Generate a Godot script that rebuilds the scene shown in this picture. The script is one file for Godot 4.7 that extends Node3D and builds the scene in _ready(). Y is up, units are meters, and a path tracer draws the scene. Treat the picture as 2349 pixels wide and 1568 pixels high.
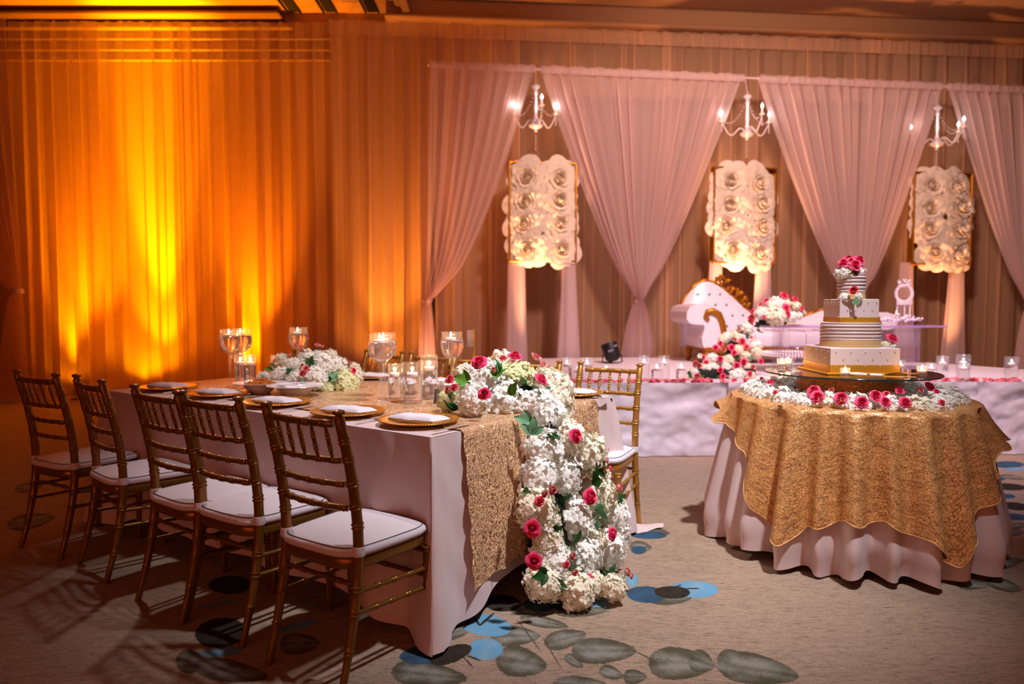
extends Node3D

const CAM_H := 1.24
const TABLE := 0.757
var M := {}
var used := {}
var rng := RandomNumberGenerator.new()
var core: Callable
var bloom_scale := 1.15
var rose_turn := Vector3.ZERO

class Buf:
	var v := PackedVector3Array()
	var n := PackedVector3Array()
	var uv := PackedVector2Array()
	var c := PackedColorArray()
	var idx := PackedInt32Array()
	var tint := Color.WHITE
	# a smooth sheet of nu x nv cells; f(a, b) gives a point; front is (d/da) x (d/db)
	func grid(nu: int, nv: int, f: Callable, closed := false, uvf = null, cf = null) -> void:
		var base := v.size()
		var w := nu + 1
		var pts := PackedVector3Array()
		pts.resize(w * (nv + 1))
		for j in nv + 1:
			for i in w:
				var a := float(i) / nu
				var b := float(j) / nv
				pts[j * w + i] = f.call(a, b)
				uv.append(uvf.call(a, b) if uvf != null else Vector2(a, b))
				c.append(cf.call(a, b) if cf != null else tint)
		for j in nv + 1:
			for i in w:
				var i0 := i - 1 if i > 0 else (nu - 1 if closed else 0)
				var i1 := i + 1 if i < nu else (1 if closed else nu)
				var du := pts[j * w + i1] - pts[j * w + i0]
				var dv := pts[mini(j + 1, nv) * w + i] - pts[maxi(j - 1, 0) * w + i]
				var nn := du.cross(dv)
				if nn.length_squared() < 1e-16:
					var jj := clampi(j, 1, nv - 1) if nv > 1 else (1 - j)
					nn = (pts[jj * w + i1] - pts[jj * w + i0]).cross(dv)
					if nn.length_squared() < 1e-18:
						nn = Vector3.UP
				n.append(nn.normalized())
		v.append_array(pts)
		for j in nv:
			for i in nu:
				var p := base + j * w + i
				idx.append_array([p, p + w, p + w + 1, p, p + w + 1, p + 1])
	func lathe(prof: Array, sides := 24, at := Vector3.ZERO, uvs := Vector2.ONE) -> void:
		var k := prof.size() - 1
		grid(sides, k, func(a, b):
			var p = prof[roundi(b * k)]
			return at + Vector3(p[0] * cos(TAU * a), p[1], -p[0] * sin(TAU * a)), true, func(a, b): return Vector2(a * uvs.x, prof[roundi(b * k)][1] * uvs.y))
	func tube(path: Array, rad, sides := 8, caps := true) -> void:
		var k := path.size() - 1
		var fr := []
		var last := Vector3.ZERO
		for i in k + 1:
			var t: Vector3 = (path[mini(i + 1, k)] - path[maxi(i - 1, 0)]).normalized()
			var nn: Vector3
			if i == 0:
				nn = t.cross(Vector3.UP if absf(t.y) < 0.9 else Vector3.RIGHT).normalized()
			else:
				nn = (last - t * last.dot(t)).normalized()
			last = nn
			fr.append([path[i], nn, t.cross(nn), rad[i] if rad is Array else rad])
		if caps:
			var f0 = fr[0].duplicate()
			f0[3] = 0.0005
			fr.push_front(f0)
			var f1 = fr[-1].duplicate()
			f1[3] = 0.0005
			fr.append(f1)
		var m := fr.size() - 1
		grid(sides, m, func(a, b):
			var q = fr[roundi(b * m)]
			return q[0] + (q[1] * cos(TAU * a) + q[2] * sin(TAU * a)) * q[3], true)
	# a box whose edges are cut off
	func box(at: Vector3, size: Vector3, bevel := 0.004, basis := Basis()) -> void:
		var h := size / 2
		var e := minf(bevel, minf(h.x, minf(h.y, h.z)) * 0.9)
		var o := PackedVector2Array([Vector2(-h.x + e, h.z), Vector2(h.x - e, h.z), Vector2(h.x, h.z - e), Vector2(h.x, -h.z + e), Vector2(h.x - e, -h.z), Vector2(-h.x + e, -h.z), Vector2(-h.x, -h.z + e), Vector2(-h.x, h.z - e)])
		var s := func(k: float):
			var r := PackedVector2Array()
			for p in o:
				r.append(Vector2(signf(p.x) * maxf(absf(p.x) - k, 0.0), signf(p.y) * maxf(absf(p.y) - k, 0.0)))
			return r
		loft([[s.call(e), -h.y], [o, -h.y + e], [o, h.y - e], [s.call(e), h.y]], at, basis, true)
	# rings of 2D outlines (x, z; anticlockwise seen from above) at heights, flat or smooth, closed at both ends
	func loft(rings: Array, at := Vector3.ZERO, basis := Basis(), flat := false, ends := true) -> void:
		var k: int = rings[0][0].size()
		var tr := func(r, i): return at + basis * Vector3(r[0][i % k].x, r[1], r[0][i % k].y)
		if flat:
			for j in rings.size() - 1:
				for i in k:
					quad(tr.call(rings[j], i), tr.call(rings[j], i + 1), tr.call(rings[j + 1], i + 1), tr.call(rings[j + 1], i))
		else:
			var m := rings.size() - 1
			grid(k, m, func(a, b): return tr.call(rings[roundi(b * m)], roundi(a * k)), true)
		if ends:
			for e in [0, rings.size() - 1]:
				var mid := Vector3.ZERO
				for i in k:
					mid += tr.call(rings[e], i) / k
				for i in k:
					if e == 0:
						tri(mid, tr.call(rings[e], i + 1), tr.call(rings[e], i))
					else:
						tri(mid, tr.call(rings[e], i), tr.call(rings[e], i + 1))
	func tri(a: Vector3, b: Vector3, d: Vector3) -> void:
		var nn := (b - a).cross(d - a).normalized()
		var s := v.size()
		for p in [a, b, d]:
			v.append(p)
			n.append(nn)
			uv.append(Vector2(p.x + p.z, p.y + p.z))
			c.append(tint)
		idx.append_array([s, s + 2, s + 1])
	func quad(a: Vector3, b: Vector3, d: Vector3, e: Vector3) -> void:
		tri(a, b, d)
		tri(a, d, e)
	func join(o: Buf, t: Transform3D) -> void:
		var s := v.size()
		v.append_array(t * o.v)
		for q in o.n:
			n.append((t.basis * q).normalized())
		uv.append_array(o.uv)
		c.append_array(o.c)
		for i in o.idx:
			idx.append(s + i)
	func put(mesh: ArrayMesh, uv2 := PackedVector2Array()) -> void:
		var a := []
		a.resize(Mesh.ARRAY_MAX)
		a[Mesh.ARRAY_VERTEX] = v
		a[Mesh.ARRAY_NORMAL] = n
		a[Mesh.ARRAY_TEX_UV] = uv
		if uv2.size():
			a[Mesh.ARRAY_TEX_UV2] = uv2
		a[Mesh.ARRAY_COLOR] = c
		a[Mesh.ARRAY_INDEX] = idx
		mesh.add_surface_from_arrays(Mesh.PRIMITIVE_TRIANGLES, a)
	func mesh() -> ArrayMesh:
		var m := ArrayMesh.new()
		put(m)
		return m

func P(x: float, h: float, d: float) -> Vector3:
	return Vector3(x, h, -d)

# a point of the long table: a along it from the near end, b across it from the near side
func tb(a: float, b: float, h := TABLE) -> Vector3:
	return P(-0.294 - 0.811 * a + 0.565 * b, h, 2.596 + 0.585 * a + 0.825 * b)

# a point of the backdrop: k along it, h up, o towards the room
func bd(k: float, h: float, o := 0.0) -> Vector3:
	return P(-0.981 + 0.992 * k + 0.126 * o, h, 8.65 + 0.126 * k - 0.992 * o)

func named(parent: Node, called: String) -> String:
	var key := str(parent.get_instance_id()) + called
	used[key] = used.get(key, -1) + 1
	return called if used[key] == 0 else "%s_%03d" % [called, used[key]]

func tag(o: Node, label: String, category: String, group := "") -> Node:
	o.set_meta("label", label)
	o.set_meta("category", category)
	if group:
		o.set_meta("group", group)
	return o

func thing(called: String, label: String, category: String, at := Vector3.ZERO, turn := 0.0, group := "") -> Node3D:
	var o := Node3D.new()
	o.name = named(self, called)
	add_child(o, true)
	o.position = at
	o.rotation.y = deg_to_rad(turn)
	tag(o, label, category, group)
	return o

func part(called: String, b, m: Material, parent: Node = self) -> MeshInstance3D:
	var o := MeshInstance3D.new()
	o.name = named(parent, called)
	o.mesh = b.mesh() if b is Buf else b
	o.material_override = m
	parent.add_child(o, true)
	return o

func specks(called: String, b, m: Material, parent: Node) -> MeshInstance3D:
	var o := part(called, b, m, parent)
	o.set_meta("kind", "stuff")
	return o

func struct(called: String, b, m: Material) -> MeshInstance3D:
	var o := part(called, b, m)
	o.set_meta("kind", "structure")
	return o

func dup(o: Node3D, label: String, at: Vector3, turn := 0.0) -> Node3D:
	var r: Node3D = o.duplicate()
	r.name = named(self, str(o.name).rstrip("0123456789").trim_suffix("_"))
	add_child(r, true)
	r.position = at
	r.rotation.y = deg_to_rad(turn)
	r.set_meta("label", label)
	return r

# ---------------------------------------------------------------- materials
func mat(called: String, col: Color, rough := 0.8, metal := 0.0) -> StandardMaterial3D:
	var m := StandardMaterial3D.new()
	m.resource_name = called
	m.albedo_color = col
	m.roughness = rough
	m.metallic = metal
	m.cull_mode = BaseMaterial3D.CULL_DISABLED
	M[called] = m
	return m

func sheer(called: String, col: Color, alpha: float, back: Color) -> void:
	var m := mat(called, Color(col, alpha), 0.95)
	m.transparency = BaseMaterial3D.TRANSPARENCY_ALPHA
	m.backlight_enabled = true
	m.backlight = back
	m.metallic_specular = 0.1

func glow(called: String, col: Color, power: float) -> void:
	var m := mat(called, col, 0.6)
	m.emission_enabled = true
	m.emission = col
	m.emission_energy_multiplier = power

func pane(called: String, col: Color, alpha: float, rough := 0.02) -> StandardMaterial3D:
	var m := mat(called, Color(col, alpha), rough)
	m.transparency = BaseMaterial3D.TRANSPARENCY_ALPHA
	return m

func weave(m: StandardMaterial3D, scale: float, depth: float) -> void:
	m.heightmap_enabled = true
	m.heightmap_texture = M.weave_tex
	m.heightmap_scale = depth
	m.uv1_triplanar = true
	m.uv1_scale = Vector3.ONE * scale

func sequin_textures(seedn: int, cell: int, fibres: int) -> Array:
	rng.seed = seedn
	var side := 512
	var col := Image.create(side, side, false, Image.FORMAT_RGB8)
	var nor := Image.create(side, side, false, Image.FORMAT_RGB8)
	for y in range(0, side, cell):
		for x in range(0, side, cell):
			var k := rng.randf()
			var b := 0.66 + 0.30 * k
			if k > 0.93:  # sparkle painted in: glints put into the colour of some sequins
				b = 1.0
			var tone := Color(b, b * rng.randf_range(0.80, 0.88), b * rng.randf_range(0.60, 0.74))
			var t := rng.randf() * TAU
			var s := rng.randf() * 0.7
			col.fill_rect(Rect2i(x, y, cell, cell), tone)
			nor.fill_rect(Rect2i(x, y, cell, cell), Color(0.5 + 0.5 * s * cos(t), 0.5 + 0.5 * s * sin(t), 0.5 + 0.5 * sqrt(1 - s * s)))
	for i in fibres:
		var q := Vector2(rng.randf() * side, rng.randf() * side)
		var a := rng.randf_range(-0.7, 0.7)
		var turn := rng.randf_range(-0.05, 0.05)
		var shade := rng.randf()
		var tone := Color(1.0, 0.84, 0.6) if shade > 0.45 else Color(0.50, 0.36, 0.22)
		for k in 46:
			q += Vector2(cos(a), sin(a))
			a += turn
			col.set_pixel(posmod(int(q.x), side), posmod(int(q.y), side), tone)
	return [ImageTexture.create_from_image(col), ImageTexture.create_from_image(nor)]

func sequins(called: String, tint: Color, tex: Array, metal: float, rough: float) -> StandardMaterial3D:
	var m := mat(called, tint, rough, metal)
	m.albedo_texture = tex[0]
	m.normal_enabled = true
	m.normal_texture = tex[1]
	m.normal_scale = 1.0
	return m

func materials() -> void:
	var wn := FastNoiseLite.new()
	wn.seed = 3
	wn.frequency = 0.08
	var wt := NoiseTexture2D.new()
	wt.width = 256
	wt.height = 256
	wt.seamless = true
	wt.noise = wn
	M.weave_tex = wt
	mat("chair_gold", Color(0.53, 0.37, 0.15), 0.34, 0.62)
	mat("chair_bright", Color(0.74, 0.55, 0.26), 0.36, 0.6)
	mat("screw", Color(0.1, 0.08, 0.06), 0.5, 0.6)
	weave(mat("cushion", Color(0.86, 0.83, 0.85), 0.8), 9.0, 0.08)
	mat("seam", Color(0.30, 0.29, 0.31), 0.8)
	var cl := mat("cloth", Color(0.85, 0.765, 0.755), 0.75)
	cl.rim_enabled = true
	cl.rim = 0.3
	mat("stage_cloth", Color(0.86, 0.84, 0.88), 0.55)
	var s1 := sequin_textures(11, 4, 0)
	var s2 := sequin_textures(12, 2, 2600)
	sequins("runner", Color(1.0, 0.95, 0.90), s1, 0.12, 0.22)
	sequins("overlay", Color(1.0, 0.89, 0.72), s2, 0.15, 0.36).normal_scale = 0.6
	var fr := mat("overlay_edge", Color(0.85, 0.66, 0.42), 0.5, 0.3)
	fr.metallic_specular = 0.6
	mat("charger", Color(0.80, 0.56, 0.20), 0.3, 0.7)
	weave(mat("napkin", Color(0.88, 0.86, 0.90), 0.85), 14.0, 0.06)
	mat("steel", Color(0.86, 0.83, 0.82), 0.25, 0.6)
	mat("porcelain", Color(0.90, 0.86, 0.86), 0.15)
	mat("snack", Color(0.82, 0.48, 0.10), 0.7)
	mat("ink", Color(0.16, 0.17, 0.2), 0.6)
	pane("glass", Color(0.95, 0.97, 1.0), 0.07)
	pane("acrylic", Color(0.80, 0.72, 0.92), 0.1)
	pane("acrylic_edge", Color(0.72, 0.55, 0.85), 0.55)
	pane("plate_glass", Color(0.10, 0.09, 0.07), 0.62, 0.03)
	mat("plate_rim", Color(0.10, 0.22, 0.20), 0.1)
	var w := mat("water", Color(1, 1, 1, 0.02), 0.0)
	w.refraction_enabled = true
	w.refraction_scale = 0.033
	var wax := mat("wax", Color(0.95, 0.92, 0.90), 0.5)
	wax.subsurf_scatter_enabled = true
	wax.subsurf_scatter_strength = 0.3
	mat("pepper", Color(0.23, 0.15, 0.10), 0.8)
	mat("salt", Color(0.88, 0.86, 0.84), 0.8)
	glow("flame", Color(1.0, 0.93, 0.80), 9.0)
	glow("cool_flame", Color(0.82, 0.94, 1.0), 6.0)
	glow("bulb", Color(1.0, 0.95, 0.92), 16.0)
	glow("amber_lens", Color(1.0, 0.55, 0.06), 3.0)
	glow("peach_lens", Color(1.0, 0.62, 0.38), 3.0)
	for q in [["bloom_white", Color(0.97, 0.965, 0.94)], ["bloom_cream", Color(0.96, 0.935, 0.85)], ["bloom_green", Color(0.92, 0.925, 0.72)]]:
		var bm := mat(q[0], q[1], 0.85)
		bm.backlight_enabled = true
		bm.backlight = Color(0.62, 0.62, 0.56)
	for q in [["rose_hot", Color(0.97, 0.30, 0.50)], ["rose_pink", Color(0.97, 0.44, 0.50)], ["rose_pale", Color(0.97, 0.66, 0.64)]]:
		var rm := mat(q[0], q[1], 0.6)
		rm.vertex_color_use_as_albedo = true
	var lf := mat("leaf", Color(0.10, 0.30, 0.12), 0.5)
	lf.backlight_enabled = true
	lf.backlight = Color(0.1, 0.3, 0.05)
	mat("leaf_pale", Color(0.38, 0.60, 0.42), 0.6)
	mat("leaf_light", Color(0.33, 0.55, 0.14), 0.6)
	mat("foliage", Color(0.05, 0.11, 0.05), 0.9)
	mat("stamen", Color(0.95, 0.72, 0.12), 0.6)
	var pp := mat("paper", Color(0.95, 0.91, 0.86), 0.8)
	pp.backlight_enabled = true
	pp.backlight = Color(0.5, 0.46, 0.4)
	mat("gold_frame", Color(0.72, 0.48, 0.10), 0.35, 0.7)
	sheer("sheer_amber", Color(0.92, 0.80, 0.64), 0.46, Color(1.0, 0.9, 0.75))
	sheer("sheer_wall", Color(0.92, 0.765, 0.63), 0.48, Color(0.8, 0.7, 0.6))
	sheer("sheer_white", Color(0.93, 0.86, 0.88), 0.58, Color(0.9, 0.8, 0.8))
	sheer("sheer_tail", Color(0.93, 0.86, 0.89), 0.72, Color(0.9, 0.8, 0.8))
	mat("band", Color(0.85, 0.76, 0.76), 0.7)
	var so := mat("sofa", Color(0.90, 0.86, 0.90), 0.35)
	so.clearcoat_enabled = true
	so.clearcoat = 0.2
	mat("button", Color(0.50, 0.46, 0.52), 0.4)
	mat("sofa_gold", Color(0.70, 0.45, 0.08), 0.38, 0.7)
	mat("icing", Color(0.86, 0.80, 0.80), 0.55)
	mat("icing_gold", Color(0.78, 0.56, 0.14), 0.42, 0.35)
	mat("icing_pale_gold", Color(0.83, 0.70, 0.47), 0.5, 0.15)
	mat("pearl", Color(0.92, 0.82, 0.66), 0.25, 0.3)
	var cr := mat("crystal", Color(0.93, 0.91, 0.95), 0.12, 0.15)
	cr.metallic_specular = 0.8
	mat("black", Color(0.015, 0.015, 0.018), 0.5)
	mat("grey_print", Color(0.45, 0.42, 0.50), 0.6)
	mat("pole", Color(0.16, 0.11, 0.09), 0.45, 0.5)
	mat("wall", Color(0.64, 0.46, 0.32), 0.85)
	mat("wall_dark", Color(0.36, 0.23, 0.14), 0.8)  # same wall as the left; its shade is put into the colour
	mat("trim", Color(0.46, 0.33, 0.22), 0.7)
	mat("ceiling", Color(0.66, 0.50, 0.36), 0.9)
	mat("slot", Color(0.01, 0.01, 0.01), 0.9)
	mat("petal", Color(0.96, 0.42, 0.50), 0.7)
	var pd := sequins("pedestal", Color(0.90, 0.66, 0.36), s1, 0.55, 0.2)
	pd.normal_scale = 0.8

# ---------------------------------------------------------------- flowers
func hydrangea_mesh(seedn: int, count: int) -> ArrayMesh:
	rng.seed = seedn
	var b := Buf.new()
	var lump := func(d: Vector3) -> float:
		return 1.0 + 0.09 * sin(d.x * 4.3 + seedn * 2.1) * cos(d.z * 5.1 + seedn) + 0.06 * sin(d.y * 7.0 + d.x * 5.0 + seedn * 1.3)
	b.grid(12, 8, func(a, s):
		var y := sin(-PI / 2 + PI * s)
		var r := cos(-PI / 2 + PI * s)
		var d := Vector3(r * cos(TAU * a), y, -r * sin(TAU * a))
		return d * 0.82 * lump.call(d), true)
	for i in count:
		var y := 1.0 - 1.8 * (i + 0.5) / count
		var ph := i * 2.39996
		var r := sqrt(maxf(0.0, 1.0 - y * y))
		var d := (Vector3(r * cos(ph), y, r * sin(ph)) + Vector3(rng.randf_range(-.14, .14), rng.randf_range(-.14, .14), rng.randf_range(-.14, .14))).normalized()
		var ax := (d + Vector3(rng.randf_range(-.6, .6), rng.randf_range(-.6, .6), rng.randf_range(-.6, .6))).normalized()
		var t := ax.cross(Vector3(rng.randf() - .5, rng.randf() - .5, rng.randf() - .5)).normalized()
		var s := ax.cross(t)
		var at: Vector3 = d * rng.randf_range(0.78, 1.0) * lump.call(d)
		var size := rng.randf_range(0.19, 0.27)
		for k in 4:
			var a := k * PI / 2
			var o := t * cos(a) + s * sin(a)
			var q := t * -sin(a) + s * cos(a)
			var lift := rng.randf_range(-0.05, 0.10)
			var p1 := at + o * size * 0.40 - q * size * 0.40 + ax * (lift * 0.5 + 0.02)
			var p2 := at + o * size * 0.40 + q * size * 0.40 + ax * (lift * 0.5 + 0.02)
			var p3 := at + o * size * 0.85 - q * size * 0.33 + ax * lift
			var p4 := at + o * size * 0.85 + q * size * 0.33 + ax * lift
			var p5 := at + o * size * 1.02 + ax * (lift - 0.02)
			var from := b.n.size()
			b.tri(at - ax * 0.03, p1, p2)
			b.quad(p1, p3, p4, p2)
			b.tri(p3, p5, p4)
			for w in range(from, b.n.size()):
				var fn := b.n[w] if b.n[w].dot(d) > 0 else -b.n[w]
				b.n[w] = (fn + d * 0.55).normalized()
	return b.mesh()

# rings: [petals, radius at the base, radius at the tip, height, curl outward]
func rose_mesh(seedn: int, rings: Array, inner: Color, outer: Color, nu := 6, nv := 5) -> ArrayMesh:
	rng.seed = seedn
	var b := Buf.new()
	var m := rings.size()
	for j in m:
		var q = rings[j]
		var off := rng.randf() * TAU
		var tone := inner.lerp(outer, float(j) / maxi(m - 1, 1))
		for k in q[0]:
			var mid: float = off + TAU * k / q[0] + rng.randf_range(-.15, .15)
			var half: float = PI / q[0] * 1.45
			var lean := rng.randf_range(-.09, .09)
			var big: float = rng.randf_range(0.86, 1.14)
			var tall: float = rng.randf_range(0.88, 1.12)
			b.grid(nu, nv, func(a, t):
				var u: float = a * 2 - 1
				var e: float = t * (1.0 - 0.22 * u * u)
				var rr: float = lerpf(q[1], q[2] * big, pow(e, 0.8)) + q[5] * sin(PI * pow(e, 0.8)) + q[4] * pow(e, 5.0) + 0.025 * u
				var y: float = q[3] * tall * (e + lean * u) + 0.03 * e * sin(7.0 * u + mid * 3.0) - q[4] * 0.55 * pow(e, 7.0)
				var ph: float = mid + u * half
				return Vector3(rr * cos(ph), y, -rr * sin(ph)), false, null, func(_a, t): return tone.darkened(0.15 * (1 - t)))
	return b.mesh()

func leaf_mesh() -> ArrayMesh:
	var b := Buf.new()
	b.grid(4, 6, func(a, t):
		var u: float = a * 2 - 1
		var w: float = 0.26 * sin(PI * pow(t, 0.8)) + 0.01
		return Vector3(u * w, 0.10 * sin(t * 2.6) - 0.08 * t * t + absf(u) * 0.06, t))
	return b.mesh()

func star_mesh() -> ArrayMesh:
	var b := Buf.new()
	for k in 6:
		var a := TAU * k / 6
		b.grid(3, 3, func(p, t):
			var u: float = p * 2 - 1
			var w: float = 0.26 * sin(PI * (0.12 + 0.8 * t))
			var r: float = 0.1 + 0.9 * t
			return Vector3(r * cos(a) - u * w * sin(a), 0.35 * sin(t * 2.2), r * sin(a) + u * w * cos(a)))
	return b.mesh()

func flower_meshes() -> void:
	M.hyd = [hydrangea_mesh(1, 130), hydrangea_mesh(2, 140), hydrangea_mesh(3, 120)]
	var open := [[3, .03, .015, .70, .0, .07], [4, .06, .08, .69, .0, .09], [5, .10, .19, .66, .02, .10], [5, .14, .33, .60, .07, .10], [6, .18, .47, .50, .14, .10], [6, .20, .60, .38, .22, .10], [6, .20, .72, .24, .22, .08]]
	var bud := [[3, .03, .02, .80, .0, .08], [4, .08, .10, .84, .0, .12], [4, .14, .24, .84, .03, .14], [5, .20, .40, .76, .08, .15], [5, .22, .56, .62, .16, .12]]
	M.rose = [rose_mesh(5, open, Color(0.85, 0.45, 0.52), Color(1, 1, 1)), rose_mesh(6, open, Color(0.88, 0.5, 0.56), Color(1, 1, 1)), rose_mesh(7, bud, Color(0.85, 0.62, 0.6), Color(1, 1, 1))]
	M.leafm = leaf_mesh()
	M.star = star_mesh()
	var st := Buf.new()
	for k in 5:
		var a := TAU * k / 5
		st.tube([Vector3.ZERO, Vector3(.14 * cos(a), .4, .14 * sin(a))], 0.06, 5)
	M.stamen_mesh = st.mesh()

func facing(d: Vector3, spin: float) -> Basis:
	d = d.normalized()
	var x := d.cross(Vector3(0.3, 0.2, 0.93)).normalized()
	return Basis(x, d, x.cross(d)).orthonormalized() * Basis(Vector3.UP, spin)

# one flower of arrangement t, at its place in the room: h white, c cream and g greenish hydrangea heads, R P L roses, w lily, v leaf
func fl(t: Node3D, kind: String, x: float, y: float, z: float, r: float) -> void:
	var at := Vector3(x, y, z)
	var away: Vector3 = core.call(at)
	var spin := rng.randf() * TAU
	var o: MeshInstance3D
	var bs := facing(away, spin)
	match kind:
		"h", "c", "g":
			o = part("hydrangea_bloom", M.hyd[rng.randi() % 3], M[{"h": "bloom_white", "c": "bloom_cream", "g": "bloom_green"}[kind]], t)
			r *= bloom_scale
			at -= away.normalized() * r * 0.34
		"R":
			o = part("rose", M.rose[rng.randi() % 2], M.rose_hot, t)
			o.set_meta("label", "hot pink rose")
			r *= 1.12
		"P":
			o = part("rose", M.rose[rng.randi() % 3], M.rose_pink, t)
			r *= 1.1
		"L":
			o = part("spray_rose", M.rose[2], M.rose_pale, t)
			r *= 1.1
		"w":
			o = part("lily", M.star, M.bloom_white, t)
			part("stamens", M.stamen_mesh, M.stamen, o)
		"v":
			var green: Material = [M.leaf, M.leaf, M.leaf_light, M.leaf_pale][rng.randi() % 4]
			o = part("leaf", M.leafm, green, t)
			r *= 1.7
			var dirv := Vector3(rng.randf_range(-1, 1), rng.randf_range(-0.2, 1), rng.randf_range(-1, 1)).normalized()
			bs = Basis.looking_at(-(dirv + away.normalized() * 0.8).normalized(), away.normalized() + Vector3(0.01, 0.02, 0.03))
			at -= bs.z * r * 0.5
			for k in 2:
				var e := part("leaf", M.leafm, green, t)
				e.transform = Transform3D((Basis(away.normalized(), 0.9 if k else -0.9) * bs).scaled_local(Vector3.ONE * r * 0.8), at - t.position)
	if kind in "RPLw":
		bs = facing(away.normalized() + rose_turn, spin)
	var squash := Vector3.ONE * r
	if kind in "hcg":
		squash = r * Vector3(rng.randf_range(0.94, 1.12), rng.randf_range(0.86, 1.0), rng.randf_range(0.94, 1.12))
	o.transform = Transform3D(bs.scaled_local(squash), at - t.position)

# ---------------------------------------------------------------- cloth that hangs in folds
func wob(x: float, s: float) -> float:
	return 0.5 * sin(x * 1.0 + s * 1.7) + 0.3 * sin(x * 2.3 + s * 3.1) + 0.2 * sin(x * 4.7 + s * 5.3)

# a straight hanging panel between two points of its top line, to the height low
func hanging(p: Vector3, q: Vector3, low: float, folds: float, depth: float, s: float, m: Material, flare := 0.0) -> Buf:
	var b := Buf.new()
	var w := Vector2(q.x - p.x, q.z - p.z).length()
	var along := Vector3(q.x - p.x, 0, q.z - p.z).normalized()
	var out := along.cross(Vector3.UP) * -1.0
	out = Vector3(-along.z, 0, along.x)
	if out.z < 0:
		out = -out
	var cols := int(folds * 18)
	b.grid(cols, 14, func(a, t):
		var down: float = 1 - t
		var ph: float = TAU * folds * (a + 0.018 * wob(a * 23.0, s)) + 0.25 * wob(down * 3.0 + a * 9.0, s + 2.0)
		var amt: float = clampf(0.75 + 0.7 * wob(a * 31.0, s + 5.0), 0.12, 1.3)
		var top: float = 0.5 + 0.5 * smoothstep(0.0, 0.12, down)
		var xx: float = a * w + amt * top * (w / folds) * 0.20 * sin(2.0 * ph) + flare * down * (a - 0.5) * w
		var zz: float = depth * amt * top * sin(ph)
		var y: float = lerpf(lerpf(p.y, q.y, a), low, down) + 0.012 * wob(a * 60.0, s) * (1 - down)
		return p + along * xx + out * zz + Vector3(0, y - p.y, 0))
	return b

# a panel swept to a tie and hanging on below it; edges as functions of t (0 top, 1 tie) in metres along the backdrop
func swag(l0: float, r0: float, lt: float, rt: float, top: float, tie: float, low: float, tail_l: float, tail_r: float, folds: float, s: float, belly: float, off := 0.0) -> Buf:
	var b := Buf.new()
	var cols := int(folds * 18)
	b.grid(cols, 46, func(a, v0):
		var down: float = 1 - v0
		var f := 0.74
		var left: float
		var right: float
		var y: float
		var slack: float
		if down < f:
			var t: float = down / f
			var g: float = pow(1 - t, belly)
			g = g * (1 - smoothstep(0.85, 1.0, t) * 0.35)
			left = lerpf(lt, l0, g)
			right = lerpf(rt, r0, g)
			y = lerpf(top, tie, t) - 0.10 * sin(PI * a) * sin(PI * t) * 0.5
			slack = 0.5 + 0.5 * smoothstep(0.0, 0.1, t)
		else:
			var t: float = (down - f) / (1 - f)
			left = lerpf(lt, tail_l, pow(t, 0.6))
			right = lerpf(rt, tail_r, pow(t, 0.6))
			y = lerpf(tie, low, t)
			slack = 0.8
		var w: float = right - left
		var ph: float = TAU * folds * (a + 0.02 * wob(a * 17.0, s)) + 0.3 * wob(down * 4.0 + a * 6.0, s + 1.0)
		var amt: float = clampf(0.8 + 0.6 * wob(a * 23.0, s + 4.0), 0.15, 1.2)
		var xx: float = left + a * w + amt * slack * (w / folds) * 0.19 * sin(2.0 * ph)
		var zz: float = (0.028 + 0.02 * clampf(w, 0.0, 1.0)) * amt * slack * sin(ph) + 0.10 * sin(PI * a) * (1 - smoothstep(0.0, 1.2, w))
		return bd(xx, y, off + zz))
	return b

# ---------------------------------------------------------------- the room
func leaf(x: float, d: float, ax: float, ad: float, bx: float, bd_: float, kind: int) -> void:
	M.motif.append([x, d, ax, ad, bx, bd_, kind])

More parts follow.
